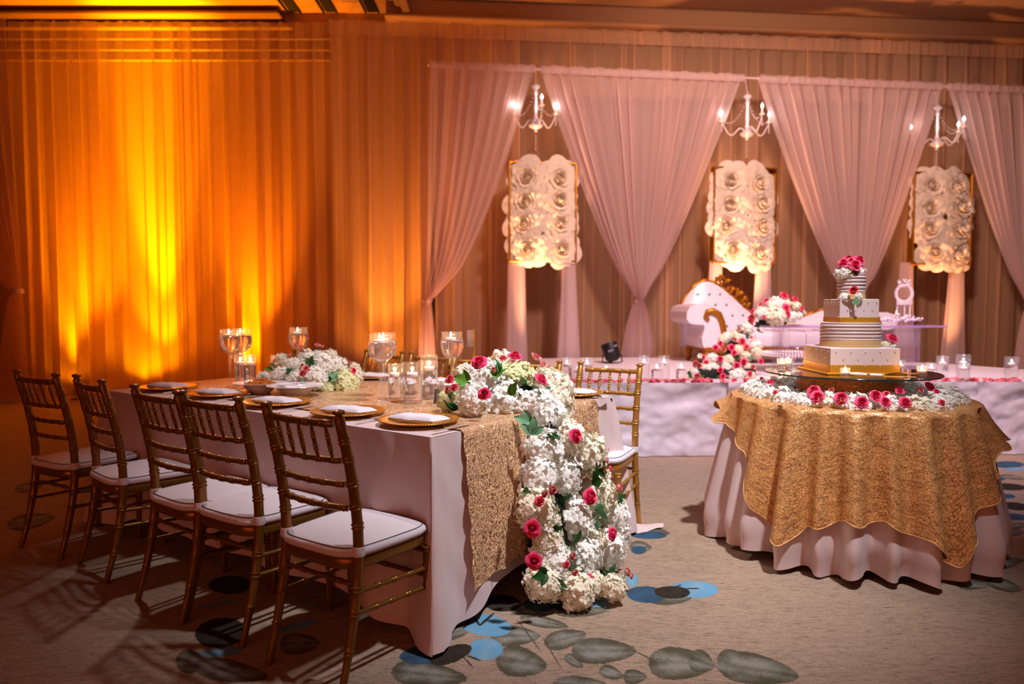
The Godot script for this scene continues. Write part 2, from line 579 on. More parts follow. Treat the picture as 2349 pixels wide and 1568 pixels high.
func carpet_motif() -> ImageTexture:
	M.motif = []
	leaf(0.276,2.877,0.123,-0.008,-0.009,-0.089,0)
	leaf(0.668,2.991,0.093,-0.013,-0.021,-0.088,0)
	leaf(0.760,3.873,0.099,-0.036,-0.020,-0.087,0)
	leaf(0.659,3.614,0.055,-0.006,-0.017,-0.089,0)
	leaf(0.083,2.849,0.095,-0.020,-0.004,-0.056,0)
	leaf(0.123,2.745,0.093,-0.044,-0.007,-0.051,0)
	leaf(0.011,2.628,0.091,-0.003,-0.001,-0.082,0)
	leaf(0.031,2.430,0.087,-0.035,-0.012,-0.103,0)
	leaf(0.198,2.605,0.081,0.040,0.003,-0.072,0)
	leaf(0.329,2.511,0.117,-0.003,-0.013,-0.094,0)
	leaf(0.214,2.435,0.029,-0.041,-0.012,-0.030,0)
	leaf(0.334,2.356,0.036,-0.028,-0.013,-0.041,0)
	leaf(0.409,2.329,0.039,0.000,-0.008,-0.048,0)
	leaf(0.587,2.421,0.114,-0.009,-0.028,-0.110,0)
	leaf(0.769,2.430,0.058,0.000,-0.027,-0.088,0)
	leaf(-0.282,2.345,0.130,-0.027,0.005,-0.081,0)
	leaf(0.223,2.279,0.090,-0.003,-0.005,-0.052,0)
	leaf(-0.224,2.659,0.059,0.014,0.008,-0.062,0)
	leaf(0.109,2.906,0.065,-0.012,-0.005,-0.066,1)
	leaf(-0.313,2.483,0.087,0.018,0.011,-0.067,1)
	leaf(0.576,3.012,0.084,-0.011,-0.018,-0.089,1)
	leaf(0.735,3.812,0.098,-0.010,-0.014,-0.071,1)
	leaf(0.642,3.570,0.038,0.000,-0.011,-0.062,1)
	leaf(-0.105,2.720,0.102,-0.033,-0.003,-0.094,2)
	leaf(-0.098,2.524,0.063,0.003,0.004,-0.082,2)
	leaf(0.348,2.919,0.061,0.000,-0.004,-0.033,2)
	leaf(0.798,3.068,0.100,-0.009,-0.025,-0.092,2)
	leaf(0.542,3.172,0.026,0.000,-0.013,-0.079,2)
	leaf(-0.044,2.925,0.080,-0.010,-0.001,-0.084,3)
	leaf(0.214,2.925,0.053,0.010,-0.003,-0.075,3)
	leaf(-0.218,2.483,0.067,0.055,0.015,-0.057,3)
	leaf(0.692,3.036,0.075,-0.005,-0.016,-0.068,3)
	leaf(-0.173,2.738,0.018,0.052,0.004,-0.007,3)
	leaf(-0.141,2.749,0.017,-0.041,-0.003,-0.007,3)
	leaf(-0.101,2.768,0.028,0.060,0.003,-0.008,3)
	leaf(-0.155,2.427,0.020,-0.038,-0.002,-0.004,3)
	leaf(-0.137,2.456,0.028,-0.021,-0.001,-0.006,3)
	leaf(0.728,3.098,0.023,0.021,-0.000,-0.006,3)
	leaf(0.782,3.075,0.041,0.002,-0.002,-0.006,3)
	leaf(0.139,2.502,0.029,-0.124,-0.002,-0.003,4)
	leaf(0.061,2.632,0.044,-0.137,-0.002,-0.004,4)
	leaf(0.469,2.471,0.024,-0.030,-0.002,-0.005,4)
	leaf(1.571,3.309,0.095,-0.098,-0.039,-0.069,0)
	leaf(1.797,3.214,0.077,-0.034,-0.042,-0.071,0)
	leaf(2.054,3.124,0.072,-0.008,-0.039,-0.060,0)
	leaf(2.185,3.116,0.034,-0.063,-0.055,-0.068,0)
	leaf(2.052,3.256,0.081,-0.026,-0.034,-0.051,0)
	leaf(0.835,2.381,0.122,-0.051,-0.044,-0.101,0)
	leaf(0.659,2.433,0.033,-0.029,-0.032,-0.074,0)
	leaf(2.744,3.881,0.059,-0.024,-0.070,-0.097,0)
	leaf(2.341,3.372,0.154,0.055,-0.051,-0.082,0)
	leaf(3.867,5.524,0.130,0.000,-0.081,-0.117,1)
	leaf(3.821,5.372,0.084,0.000,-0.039,-0.055,2)
	leaf(3.404,4.839,0.097,-0.030,-0.064,-0.090,3)
	leaf(3.488,5.075,0.041,-0.017,-0.046,-0.066,1)
	leaf(3.112,4.364,0.057,-0.037,-0.063,-0.085,3)
	leaf(2.943,4.142,0.089,-0.022,-0.048,-0.066,1)
	leaf(3.224,4.596,0.041,-0.014,-0.039,-0.054,1)
	leaf(3.258,4.736,0.031,-0.014,-0.050,-0.072,2)
	leaf(3.619,5.108,0.061,-0.050,-0.048,-0.066,0)
	leaf(2.811,3.962,0.115,0.030,-0.040,-0.061,0)
	leaf(-1.116,2.430,0.066,-0.021,0.027,-0.077,0)
	leaf(-0.958,2.369,0.142,-0.040,0.023,-0.073,0)
	leaf(-0.782,2.566,0.072,0.006,0.025,-0.081,0)
	leaf(-2.771,4.062,0.080,0.085,0.102,-0.140,0)
	leaf(-1.041,2.499,0.073,0.016,0.015,-0.033,2)
	leaf(-0.831,2.713,0.064,0.045,0.013,-0.031,2)
	leaf(-1.110,2.656,0.086,0.025,0.057,-0.123,3)
	leaf(-1.253,3.119,0.099,0.000,0.040,-0.102,3)
	leaf(-1.231,2.913,0.071,0.044,0.007,-0.013,2)
	leaf(-0.839,2.913,0.062,-0.044,0.001,-0.011,2)
	leaf(-3.736,5.252,0.016,0.165,0.122,-0.159,0)
	leaf(-4.486,6.263,0.052,0.167,0.147,-0.197,0)
	leaf(-3.303,4.838,0.048,0.080,0.086,-0.118,0)
	var wpx := 2000
	var hpx := 1400
	var im := Image.create(wpx, hpx, false, Image.FORMAT_RGBA8)
	im.fill(Color(0.3, 0.3, 0.27, 0))
	var no := FastNoiseLite.new()
	no.seed = 8
	no.frequency = 0.02
	var fine := FastNoiseLite.new()
	fine.seed = 9
	fine.frequency = 0.35
	for q in M.motif:
		var rx: float = absf(q[2]) + absf(q[4])
		var rd: float = absf(q[3]) + absf(q[5])
		var det: float = q[2] * q[5] - q[3] * q[4]
		if absf(det) < 1e-7:
			continue
		var x0 := clampi(int((q[0] - rx + 3.6) / 8.2 * wpx), 0, wpx - 1)
		var x1 := clampi(int((q[0] + rx + 3.6) / 8.2 * wpx) + 1, 0, wpx - 1)
		var y0 := clampi(int((q[1] - rd - 1.6) / 5.74 * hpx), 0, hpx - 1)
		var y1 := clampi(int((q[1] + rd - 1.6) / 5.74 * hpx) + 1, 0, hpx - 1)
		var kind: int = q[6]
		for y in range(y0, y1 + 1):
			for x in range(x0, x1 + 1):
				var ex: float = x * 8.2 / wpx - 3.6 - q[0]
				var ed: float = y * 5.74 / hpx + 1.6 - q[1]
				var u: float = (ex * q[5] - ed * q[4]) / det
				var v: float = (ed * q[2] - ex * q[3]) / det
				if kind == 0:
					v /= 1.0 - 0.32 * u
				var rr: float = sqrt(u * u + v * v) + 0.05 * fine.get_noise_2d(x, y)
				if rr > 1.0:
					continue
				var g := no.get_noise_2d(x * 1.6, y * 1.6) + 0.5 * fine.get_noise_2d(x, y)
				var col: Color
				match kind:
					0:
						var core_light := clampf(0.95 - absf(absf(v) - 0.25) * 1.6 - 0.5 * u * u + 0.7 * g, 0.0, 1.0)
						col = Color(0.27, 0.27, 0.21).lerp(Color(0.53, 0.53, 0.50), core_light)
					1: col = Color(0.05, 0.24, 0.34).lerp(Color(0.10, 0.33, 0.45), 0.5 + g)
					2: col = Color(0.36, 0.60, 0.74).lerp(Color(0.50, 0.64, 0.68), clampf(0.4 + g - absf(u), 0.0, 1.0))
					3: col = Color(0.035, 0.03, 0.03).lerp(Color(0.10, 0.12, 0.12), clampf(0.4 + g - rr * 0.5, 0.0, 1.0))
					4: col = Color(0.28, 0.25, 0.2)
				col.a = 0.90
				im.set_pixel(x, y, col)
	return ImageTexture.create_from_image(im)

func carpet_base() -> ImageTexture:
	var side := 1024
	rng.seed = 21
	var im := Image.create(side, side, false, Image.FORMAT_RGB8)
	var broad := FastNoiseLite.new()
	broad.seed = 4
	broad.frequency = 0.012
	for y in side:
		for x in side:
			var k := 0.90 + 0.2 * (rng.randf() - 0.5) + 0.03 * broad.get_noise_2d(x * 0.4, y * 2.0)
			im.set_pixel(x, y, Color(0.70 * k, 0.605 * k, 0.52 * k))
	for i in 8200:
		var y := rng.randi() % side
		var x := rng.randi() % side
		var n := rng.randi_range(4, 34)
		var k := rng.randf_range(0.42, 0.85)
		for j in n:
			if rng.randf() < 0.8:
				im.set_pixel((x + j) % side, (y + (1 if rng.randf() < 0.08 else 0)) % side, Color(0.60 * k, 0.53 * k, 0.44 * k))
	return ImageTexture.create_from_image(im)

func room() -> void:
	var fm := mat("carpet", Color.WHITE, 0.95)
	fm.metallic_specular = 0.15
	fm.albedo_texture = carpet_base()
	var pm: StandardMaterial3D = fm.duplicate()
	pm.resource_name = "carpet_patterned"
	pm.detail_enabled = true
	pm.detail_blend_mode = BaseMaterial3D.BLEND_MODE_MIX
	pm.detail_uv_layer = BaseMaterial3D.DETAIL_UV_2
	pm.detail_albedo = carpet_motif()
	var am := ArrayMesh.new()
	for q in [[-3.6, 4.6, 1.6, 7.34, true], [-9.0, -3.6, -4.0, 11.0, false], [4.6, 9.0, -4.0, 11.0, false], [-3.6, 4.6, -4.0, 1.6, false], [-3.6, 4.6, 7.34, 11.0, false]]:
		var b := Buf.new()
		b.grid(2, 2, func(a, t): return P(lerpf(q[0], q[1], a), 0, lerpf(q[2], q[3], t)), false, func(a, t): return Vector2(lerpf(q[0], q[1], a), lerpf(q[2], q[3], t)) / 1.3)
		var u2 := PackedVector2Array()
		for p in b.v:
			u2.append(Vector2((p.x + 3.6) / 8.2, (-p.z - 1.6) / 5.74))
		b.put(am, u2)
		am.surface_set_material(am.get_surface_count() - 1, pm if q[4] else fm)
	var under := Buf.new()
	under.box(Vector3(0, -0.07, -3.5), Vector3(18.4, 0.12, 15.4))
	under.put(am)
	am.surface_set_material(am.get_surface_count() - 1, fm)
	var f := MeshInstance3D.new()
	f.name = "floor"
	f.mesh = am
	f.set_meta("kind", "structure")
	add_child(f)
	var b := Buf.new()
	b.box(Vector3(0, 5.25, -3.5), Vector3(18.4, 0.2, 15.4))
	struct("ceiling", b, M.ceiling)
	b = Buf.new()
	b.box(P(-4.6, 2.6, 9.9), Vector3(9.4, 5.4, 0.2))
	struct("wall_back_left", b, M.wall)
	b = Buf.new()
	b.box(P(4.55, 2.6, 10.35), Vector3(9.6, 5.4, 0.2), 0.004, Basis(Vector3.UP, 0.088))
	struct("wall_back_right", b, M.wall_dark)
	for q in [["wall_left", Vector3(-9.1, 2.6, -3.5), Vector3(0.2, 5.4, 15.4)], ["wall_right", Vector3(9.1, 2.6, -3.5), Vector3(0.2, 5.4, 15.4)], ["wall_front", Vector3(0, 2.6, 4.1), Vector3(18.4, 5.4, 0.2)]]:
		b = Buf.new()
		b.box(q[1], q[2])
		struct(q[0], b, M.wall)
	# stepped cornice on the back wall, seen through the sheers, and the coffer's mouldings above them
	var k := 1
	for q in [[4.53, 0.03, 9.785], [4.66, 0.03, 9.775], [4.80, 0.03, 9.765], [4.93, 0.04, 9.70], [5.06, 0.05, 9.55]]:
		b = Buf.new()
		var right: float = [-2.3, -2.3, -2.3, -2.92, -3.05][k - 1]
		b.box(P((-7.6 + right) / 2, q[0], (q[2] + 9.86) / 2), Vector3(right + 7.6, q[1], 9.86 - q[2] + 0.02), 0.015)
		struct("trim_%d" % k, b, M.trim)
		k += 1
	for x in [-2.90, -2.42, -1.86]:
		b = Buf.new()
		b.box(P(x, 5.145, 9.0), Vector3(0.12, 0.012, 1.5), 0.003)
		b.box(P(x - 0.085, 5.13, 9.0), Vector3(0.02, 0.03, 1.5), 0.003)
		b.box(P(x + 0.085, 5.13, 9.0), Vector3(0.02, 0.03, 1.5), 0.003)
		struct("trim_%d" % k, b, M.slot)
		k += 1
	for q in [[5.13, 0.0], [5.06, 0.09], [4.99, 0.18]]:
		b = Buf.new()
		b.box(P(-1.52 + q[1], q[0], 9.0), Vector3(0.10, 0.09, 1.6), 0.01)
		struct("trim_%d" % k, b, M.trim)
		k += 1
	# the beam above the white drapes
	b = Buf.new()
	b.box(P(3.55, 5.03, 10.02), Vector3(10.4, 0.26, 0.5), 0.03, Basis(Vector3.UP, 0.095))
	b.box(P(3.55, 4.91, 9.86), Vector3(10.4, 0.06, 0.28), 0.02, Basis(Vector3.UP, 0.095))
	struct("trim_%d" % k, b, M.ceiling)

func drapes() -> void:
	# amber lit sheers in front of the wall on the left
	var g := "amber lit sheer curtains on the left wall"
	var names := ["amber-lit sheer curtain panel at the dark left edge of the room", "amber-lit sheer curtain panel over the brightest yellow glow", "amber-lit sheer curtain panel just right of the yellow glow", "darker amber sheer curtain panel ending at the thin drape pole"]
	var xs := [-6.30, -5.35, -4.15, -3.15, -2.22]
	for i in 4:
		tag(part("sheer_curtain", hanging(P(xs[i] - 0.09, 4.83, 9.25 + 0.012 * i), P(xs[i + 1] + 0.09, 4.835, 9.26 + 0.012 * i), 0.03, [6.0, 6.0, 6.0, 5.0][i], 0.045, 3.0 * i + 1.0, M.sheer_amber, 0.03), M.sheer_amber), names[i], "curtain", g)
	# the gathered one at the frame's left edge
	var b := Buf.new()
	b.grid(150, 40, func(a, v0):
		var down: float = 1 - v0
		var f := 0.72
		var left: float
		var right: float
		var y: float
		if down < f:
			var t: float = down / f
			left = lerpf(-8.5, -6.36, pow(t, 1.7))
			right = lerpf(-6.32, -6.24, t)
			y = lerpf(4.83, 1.42, t) - 0.12 * (1 - a) * sin(PI * t)
		else:
			var t: float = (down - f) / (1 - f)
			left = lerpf(-6.36, -6.62, pow(t, 0.6))
			right = lerpf(-6.24, -6.18, t)
			y = lerpf(1.42, 0.03, t)
		var w: float = right - left
		var ph: float = TAU * 13.0 * a
		return P(left + a * w + w / 13.0 * 0.14 * sin(2 * ph), y, 9.12 - 0.04 * sin(ph) * clampf(w, 0.3, 1.0)))
	var t := thing("tied_curtain", "dark brown sheer curtain swept and tied at the far left edge", "curtain", P(-6.3, 0, 9.12))
	var o := part("curtain_panel", b, M.sheer_wall, t)
	o.position = -t.position
	b = Buf.new()
	b.lathe([[0.07, -0.03], [0.08, 0.0], [0.07, 0.03]], 16)
	part("tie_band", b, M.band, t).position = P(-6.30, 1.42, 9.12) - t.position
	# white sheers over the rest of the back wall
	g = "white sheer curtains along the back wall"
	names = ["orange-toned sheer wall curtain between the drape pole and the draped white canopy", "wall curtain behind the left and middle paper flower panels", "wall curtain behind the sofa and the cake", "wall curtain behind the rightmost paper flower panel"]
	xs = [-2.28, -0.75, 2.05, 4.95, 8.4]
	for i in 4:
		var p0: float = xs[i] - 0.06
		var p1: float = xs[i + 1] + 0.06
		var q0 := P(p0, 4.85, 9.31 + 0.0966 * (p0 + 2.245))
		var q1 := P(p1, 4.85, 9.31 + 0.0966 * (p1 + 2.245))
		t = thing("wall_curtain", names[i], "curtain", Vector3((q0.x + q1.x) / 2, 0, q0.z), 0, g)
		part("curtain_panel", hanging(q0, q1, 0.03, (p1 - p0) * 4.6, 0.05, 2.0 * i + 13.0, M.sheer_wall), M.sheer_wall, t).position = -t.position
		# the stitched rod pocket along the top is a second thickness
		part("rod_pocket", hanging(q0 + Vector3(0, 0.01, 0.05), q1 + Vector3(0, 0.01, 0.05), 4.68, (p1 - p0) * 9.0, 0.012, 2.0 * i + 4.0, M.sheer_wall), M.sheer_wall, t).position = -t.position
	# poles
	t = thing("drape_pole", "thin dark upright pole with a black clamp between the amber and orange curtains", "pole", P(-2.26, 0, 9.42))
	b = Buf.new()
	b.tube([Vector3.ZERO, Vector3(0, 2.42, 0)], 0.022, 10)
	b.tube([Vector3(0, 2.40, 0), Vector3(0, 4.84, 0)], 0.017, 10)
	part("upright", b, M.pole, t)
	b = Buf.new()
	b.box(Vector3(0, 2.42, 0.03), Vector3(0.075, 0.10, 0.07), 0.012)
	b.tube([Vector3(0.02, 2.46, 0.03), Vector3(0.02, 2.46, 0.09)], 0.012, 8)
	part("clamp", b, M.black, t)
	b = Buf.new()
	b.box(Vector3(0, 0.01, 0), Vector3(0.45, 0.02, 0.4), 0.006)
	part("base_plate", b, M.black, t)
	t = thing("drape_pole", "dark upright pole showing through the leftmost white swag", "pole", bd(0.03, 0, -0.12))
	b = Buf.new()
	b.tube([Vector3.ZERO, Vector3(0, 2.4, 0)], 0.024, 10)
	b.tube([Vector3(0, 2.38, 0), Vector3(0, 4.12, 0)], 0.018, 10)
	part("upright", b, M.pole, t)
	b = Buf.new()
	b.box(Vector3(0, 2.42, 0.0), Vector3(0.07, 0.09, 0.07), 0.012)
	part("clamp", b, M.black, t)
	b = Buf.new()
	b.box(Vector3(0, 0.01, 0), Vector3(0.45, 0.02, 0.4), 0.006)
	part("base_plate", b, M.black, t)
	b = Buf.new()
	var rail := []
	for i in 13:
		rail.append(bd(-0.02 + 0.8 * i, 4.10, -0.02))
	b.tube(rail, 0.016, 8)
	tag(part("curtain_rail", b, M.band), "thin white crossbar the tied white swags hang from", "rail")
	# the tied swags
	g = "tied white swags of the canopy"
	var sw := [["leftmost white swag, tied at its left edge beside the orange curtain", 0.0, 1.262, -0.075, -0.005, -0.19, 0.10, 8.0, 0.62, 1.295, 0.02],
		["widest white swag, tied in the middle, left of the sofa", 1.335, 3.89, 2.54, 2.62, 2.34, 2.83, 15.0, 0.82, 1.295, 0.5],
		["white swag tied behind the wedding cake", 4.09, 6.575, 5.42, 5.50, 5.18, 5.76, 15.0, 0.8, 1.25, 0.45],
		["rightmost white swag, cut off by the right edge of the photo", 6.665, 9.2, 7.93, 8.02, 7.70, 8.3, 15.0, 0.8, 1.24, 0.02]]
	for i in 4:
		var q = sw[i]
		t = thing("swag_curtain", q[0], "curtain", bd((q[3] + q[4]) / 2, 0, 0.05), 0, g)
		o = part("swag_panel", swag(q[1], q[2], q[3], q[4], 4.10, q[9], q[10], q[5], q[6], q[7], 3.0 * i, q[8], 0.05), M.sheer_white, t)
		o.position = -t.position
		part("rod_pocket", hanging(bd(q[1], 4.11, 0.09), bd(q[2], 4.11, 0.09), 4.02, (q[2] - q[1]) * 9.0, 0.010, 2.0 * i, M.sheer_white), M.sheer_white, t).position = -t.position
		b = Buf.new()
		b.lathe([[0.05, -0.025], [0.062, 0.0], [0.05, 0.025]], 14)
		part("tie_band", b, M.band, t).position = bd((q[3] + q[4]) / 2, q[9], 0.05) - t.position

# ---------------------------------------------------------------- backdrop decoration
func flower_panel(k: float, label: String, spots: Array) -> void:
	var t := thing("paper_flower_display", label, "wall decoration", bd(k, 1.77, 0.0), -7.2 + 14.4 - 14.4, "paper flower panels")
	t.rotation.y = 0.126
	var b := Buf.new()
	b.box(Vector3(0, 0.605, -0.06), Vector3(0.84, 1.21, 0.02), 0.003)
	part("back_board", b, M.gold_frame, t)
	for q in [[Vector3(0, 0.01, 0), Vector3(0.84, 0.022, 0.10)], [Vector3(0, 1.20, 0), Vector3(0.84, 0.022, 0.10)], [Vector3(-0.41, 0.605, 0), Vector3(0.022, 1.17, 0.10)], [Vector3(0.41, 0.605, 0), Vector3(0.022, 1.17, 0.10)]]:
		b = Buf.new()
		b.box(q[0], q[1], 0.004)
		part("frame_rail", b, M.gold_frame, t)
	for q in spots:
		var o := part("paper_rose", M.paper_rose[rng.randi() % 2], M.paper, t)
		o.transform = Transform3D(facing(Vector3(q[3] * 0.5, q[4] * 0.5, 1), rng.randf() * TAU).scaled_local(Vector3.ONE * q[2]), Vector3(q[0], q[1], 0.045))
	for s in [-1, 1]:
		b = Buf.new()
		b.tube([Vector3(0.3 * s, -1.77, -0.05), Vector3(0.3 * s, 0.02, -0.05)], 0.014, 8)
		part("leg", b, M.pole, t)

func backdrop_things() -> void:
	rng.seed = 31
	var big := [[3, .02, .01, .46, .0, .07], [4, .05, .10, .45, .02, .07], [5, .09, .24, .41, .06, .07], [6, .14, .42, .34, .13, .06], [7, .20, .62, .25, .22, .05], [7, .24, .84, .13, .24, .04]]
	M.paper_rose = [rose_mesh(41, big, Color.WHITE, Color.WHITE, 7, 6), rose_mesh(42, big, Color.WHITE, Color.WHITE, 7, 6)]
	var two := []
	for j in 4:
		for i in 2:
			two.append([(-0.215 if i == 0 else 0.215) + rng.randf_range(-.03, .03), 0.17 + j * 0.285 + rng.randf_range(-.02, .02), rng.randf_range(0.235, 0.265), -0.4 if i == 0 else 0.4, rng.randf_range(-.3, .3)])
	var nine: Array = two.duplicate(true)
	for q in nine:
		q[0] += rng.randf_range(-.04, .04)
		q[1] += rng.randf_range(-.03, .03)
	nine.append([0.03, 0.98, 0.15, 0.0, 0.2])
	two.append([0.02, 0.52, 0.13, 0.0, 0.0])
	var third: Array = nine.duplicate(true)
	for q in third:
		q[0] += rng.randf_range(-.03, .05)
	flower_panel(1.366, "gold-framed panel of large white paper roses, left of the three and the most brightly lit", two)
	flower_panel(3.955, "gold-framed panel of large white paper roses above the white sofa", nine)
	flower_panel(6.68, "gold-framed panel of white paper roses right of the cake, rightmost of three", third)
	var g := "sheer cone drapes under the flower panels"
	var cones := [[1.045, 0.105, 0.15, "sheer white cone drape under the left corner of the left flower panel"], [1.70, 0.085, 0.18, "sheer white cone drape under the right corner of the left flower panel"], [3.60, 0.08, 0.17, "sheer cone drape behind the left end of the sofa back"], [4.24, 0.095, 0.19, "sheer white cone drape behind the sofa crest, lit peach"], [6.23, 0.085, 0.20, "sheer cone drape behind the crystal stand right of the cake"], [6.96, 0.10, 0.20, "sheer white cone drape at the far right, below the right flower panel"]]
	for q in cones:
		var b := Buf.new()
		b.grid(60, 14, func(a, v0):
			var t: float = 1 - v0
			var r: float = lerpf(q[1], q[2], pow(t, 1.3)) * (1 + 0.10 * sin(a * TAU * 7 + q[0]) * (0.4 + 0.6 * t))
			return bd(q[0] + r * cos(a * TAU), lerpf(1.80, 0.03, t), 0.0 - 0.25 * r - r * 0.55 * sin(a * TAU)), true)
		tag(part("cone_drape", b, M.sheer_tail), q[3], "drape", g)
	for q in [[1.256, 3.30, 0.27, [160.0, 283.0, 25.0], "small white crystal chandelier hanging above the left flower panel"], [3.91, 3.28, 0.31, [175.0, 285.0, 15.0], "small crystal chandelier hanging above the middle flower panel and the sofa"], [6.48, 3.23, 0.30, [140.0, 312.0, 8.0], "small white-armed chandelier at the right, above the rightmost flower panel"]]:
		chandelier(q[0], q[1], q[2], q[3], q[4])

func chandelier(k: float, low: float, r: float, angles: Array, label: String) -> void:
	var t := thing("chandelier", label, "chandelier", bd(k, low, 0.15), 0, "chandeliers on the canopy")
	var b := Buf.new()
	b.lathe([[0.002, 0.0], [0.022, 0.012], [0.012, 0.03], [0.07, 0.06], [0.095, 0.085], [0.06, 0.105], [0.022, 0.13], [0.03, 0.17], [0.018, 0.20], [0.024, 0.30], [0.016, 0.42], [0.028, 0.46], [0.018, 0.50], [0.05, 0.53], [0.052, 0.545], [0.012, 0.57], [0.004, 0.60]], 18)
	part("column", b, M.crystal, t)
	b = Buf.new()
	b.tube([Vector3(0, 0.59, 0), Vector3(0, 4.08 - low, -0.12)], 0.005, 6)
	part("chain", b, M.crystal, t)
	for a in angles:
		var d := Vector3(cos(deg_to_rad(a)), 0, -sin(deg_to_rad(a)))
		b = Buf.new()
		var path := []
		for i in 15:
			var s := i / 14.0
			path.append(d * (0.03 + (r - 0.03) * s) + Vector3(0, 0.13 + 0.07 * sin(s * 7.2 - 0.2) * (1 - s) - 0.05 * sin(PI * s) + 0.10 * pow(s, 4), 0))
		b.tube(path, 0.009, 7)
		var arm := part("arm", b, M.crystal, t)
		var tip: Vector3 = path[-1]
		b = Buf.new()
		b.lathe([[0.004, 0.0], [0.03, 0.012], [0.034, 0.022], [0.012, 0.026], [0.012, 0.085], [0.002, 0.088]], 12, tip)
		part("candle_sleeve", b, M.wax, arm)
		b = Buf.new()
		b.lathe([[0.002, 0.0], [0.013, 0.012], [0.016, 0.026], [0.009, 0.045], [0.001, 0.06]], 10, tip + Vector3(0, 0.088, 0))
		part("bulb", b, M.bulb, arm)
		lamp(t.position + tip + Vector3(0, 0.115, 0), Color(1.0, 0.86, 0.8), 0.018, 0.02)
		b = Buf.new()
		for i in 15:
			var s := i / 14.0
			var p := Vector3(0, 0.50, 0).lerp(tip + Vector3(0, 0.02, 0), s) - Vector3(0, 0.13 * sin(PI * s), 0)
			b.lathe([[0.0005, -0.008], [0.008, 0.0], [0.0005, 0.008]], 6, p)
		specks("crystal_strand", b, M.crystal, t)
		b = Buf.new()
		for i in 3:
			b.lathe([[0.0005, -0.03], [0.010, -0.008], [0.0005, 0.012]], 6, tip + Vector3(0, -0.03 - 0.034 * i, 0))
		specks("crystal_drop", b, M.crystal, arm)
	b = Buf.new()
	for i in 6:
		b.lathe([[0.0005, -0.02], [0.009, -0.005], [0.0005, 0.012]], 6, Vector3(0, -0.03 - 0.032 * i, 0))
	specks("crystal_drop", b, M.crystal, t)

func lamp(at: Vector3, col: Color, energy: float, size: float) -> void:
	var l := OmniLight3D.new()
	l.name = named(self, "lamp_light")
	l.position = at
	l.light_color = col
	l.light_energy = energy
	l.light_size = size
	l.omni_range = 20.0
	l.omni_attenuation = 2.0
	l.shadow_enabled = true
	add_child(l, true)

func spot(called: String, at: Vector3, to: Vector3, col: Color, energy: float, angle: float, soft: float, size := 0.1) -> void:
	var l := SpotLight3D.new()
	l.name = named(self, called)
	l.light_color = col
	l.light_energy = energy
	l.spot_range = 25.0
	l.spot_attenuation = 2.0
	l.spot_angle = angle
	l.spot_angle_attenuation = soft
	l.light_size = size
	l.shadow_enabled = true
	add_child(l, true)
	l.look_at_from_position(at, to, Vector3.UP if absf((to - at).normalized().y) < 0.98 else Vector3.RIGHT)

func uplight(at: Vector3, to: Vector3, col: Color, energy: float, angle: float, lens: Material, label: String) -> void:
	var t := thing("uplight", label, "stage light", at, 0, "uplight cans on the floor")
	var d := (to - at).normalized()
	var bs := facing(d, 0.0)
	var b := Buf.new()
	b.lathe([[0.001, 0.0], [0.035, 0.0], [0.042, 0.012], [0.045, 0.085], [0.048, 0.09], [0.043, 0.092], [0.04, 0.08]], 20)
	var o := part("housing", b, M.black, t)
	o.transform = Transform3D(bs, Vector3(0, 0.045, 0))
	b = Buf.new()
	b.lathe([[0.041, 0.0], [0.03, 0.004], [0.001, 0.005]], 20)
	o = part("lens", b, lens, t)
	o.transform = Transform3D(bs, Vector3(0, 0.045, 0) + d * 0.082)
	b = Buf.new()
	b.box(Vector3(0, 0.008, 0), Vector3(0.10, 0.016, 0.10), 0.004)
	part("yoke", b, M.black, t)
	spot(named(self, "uplight_beam"), at + Vector3(0, 0.045, 0) + d * 0.105, to, col, energy, angle, 0.9, 0.05)

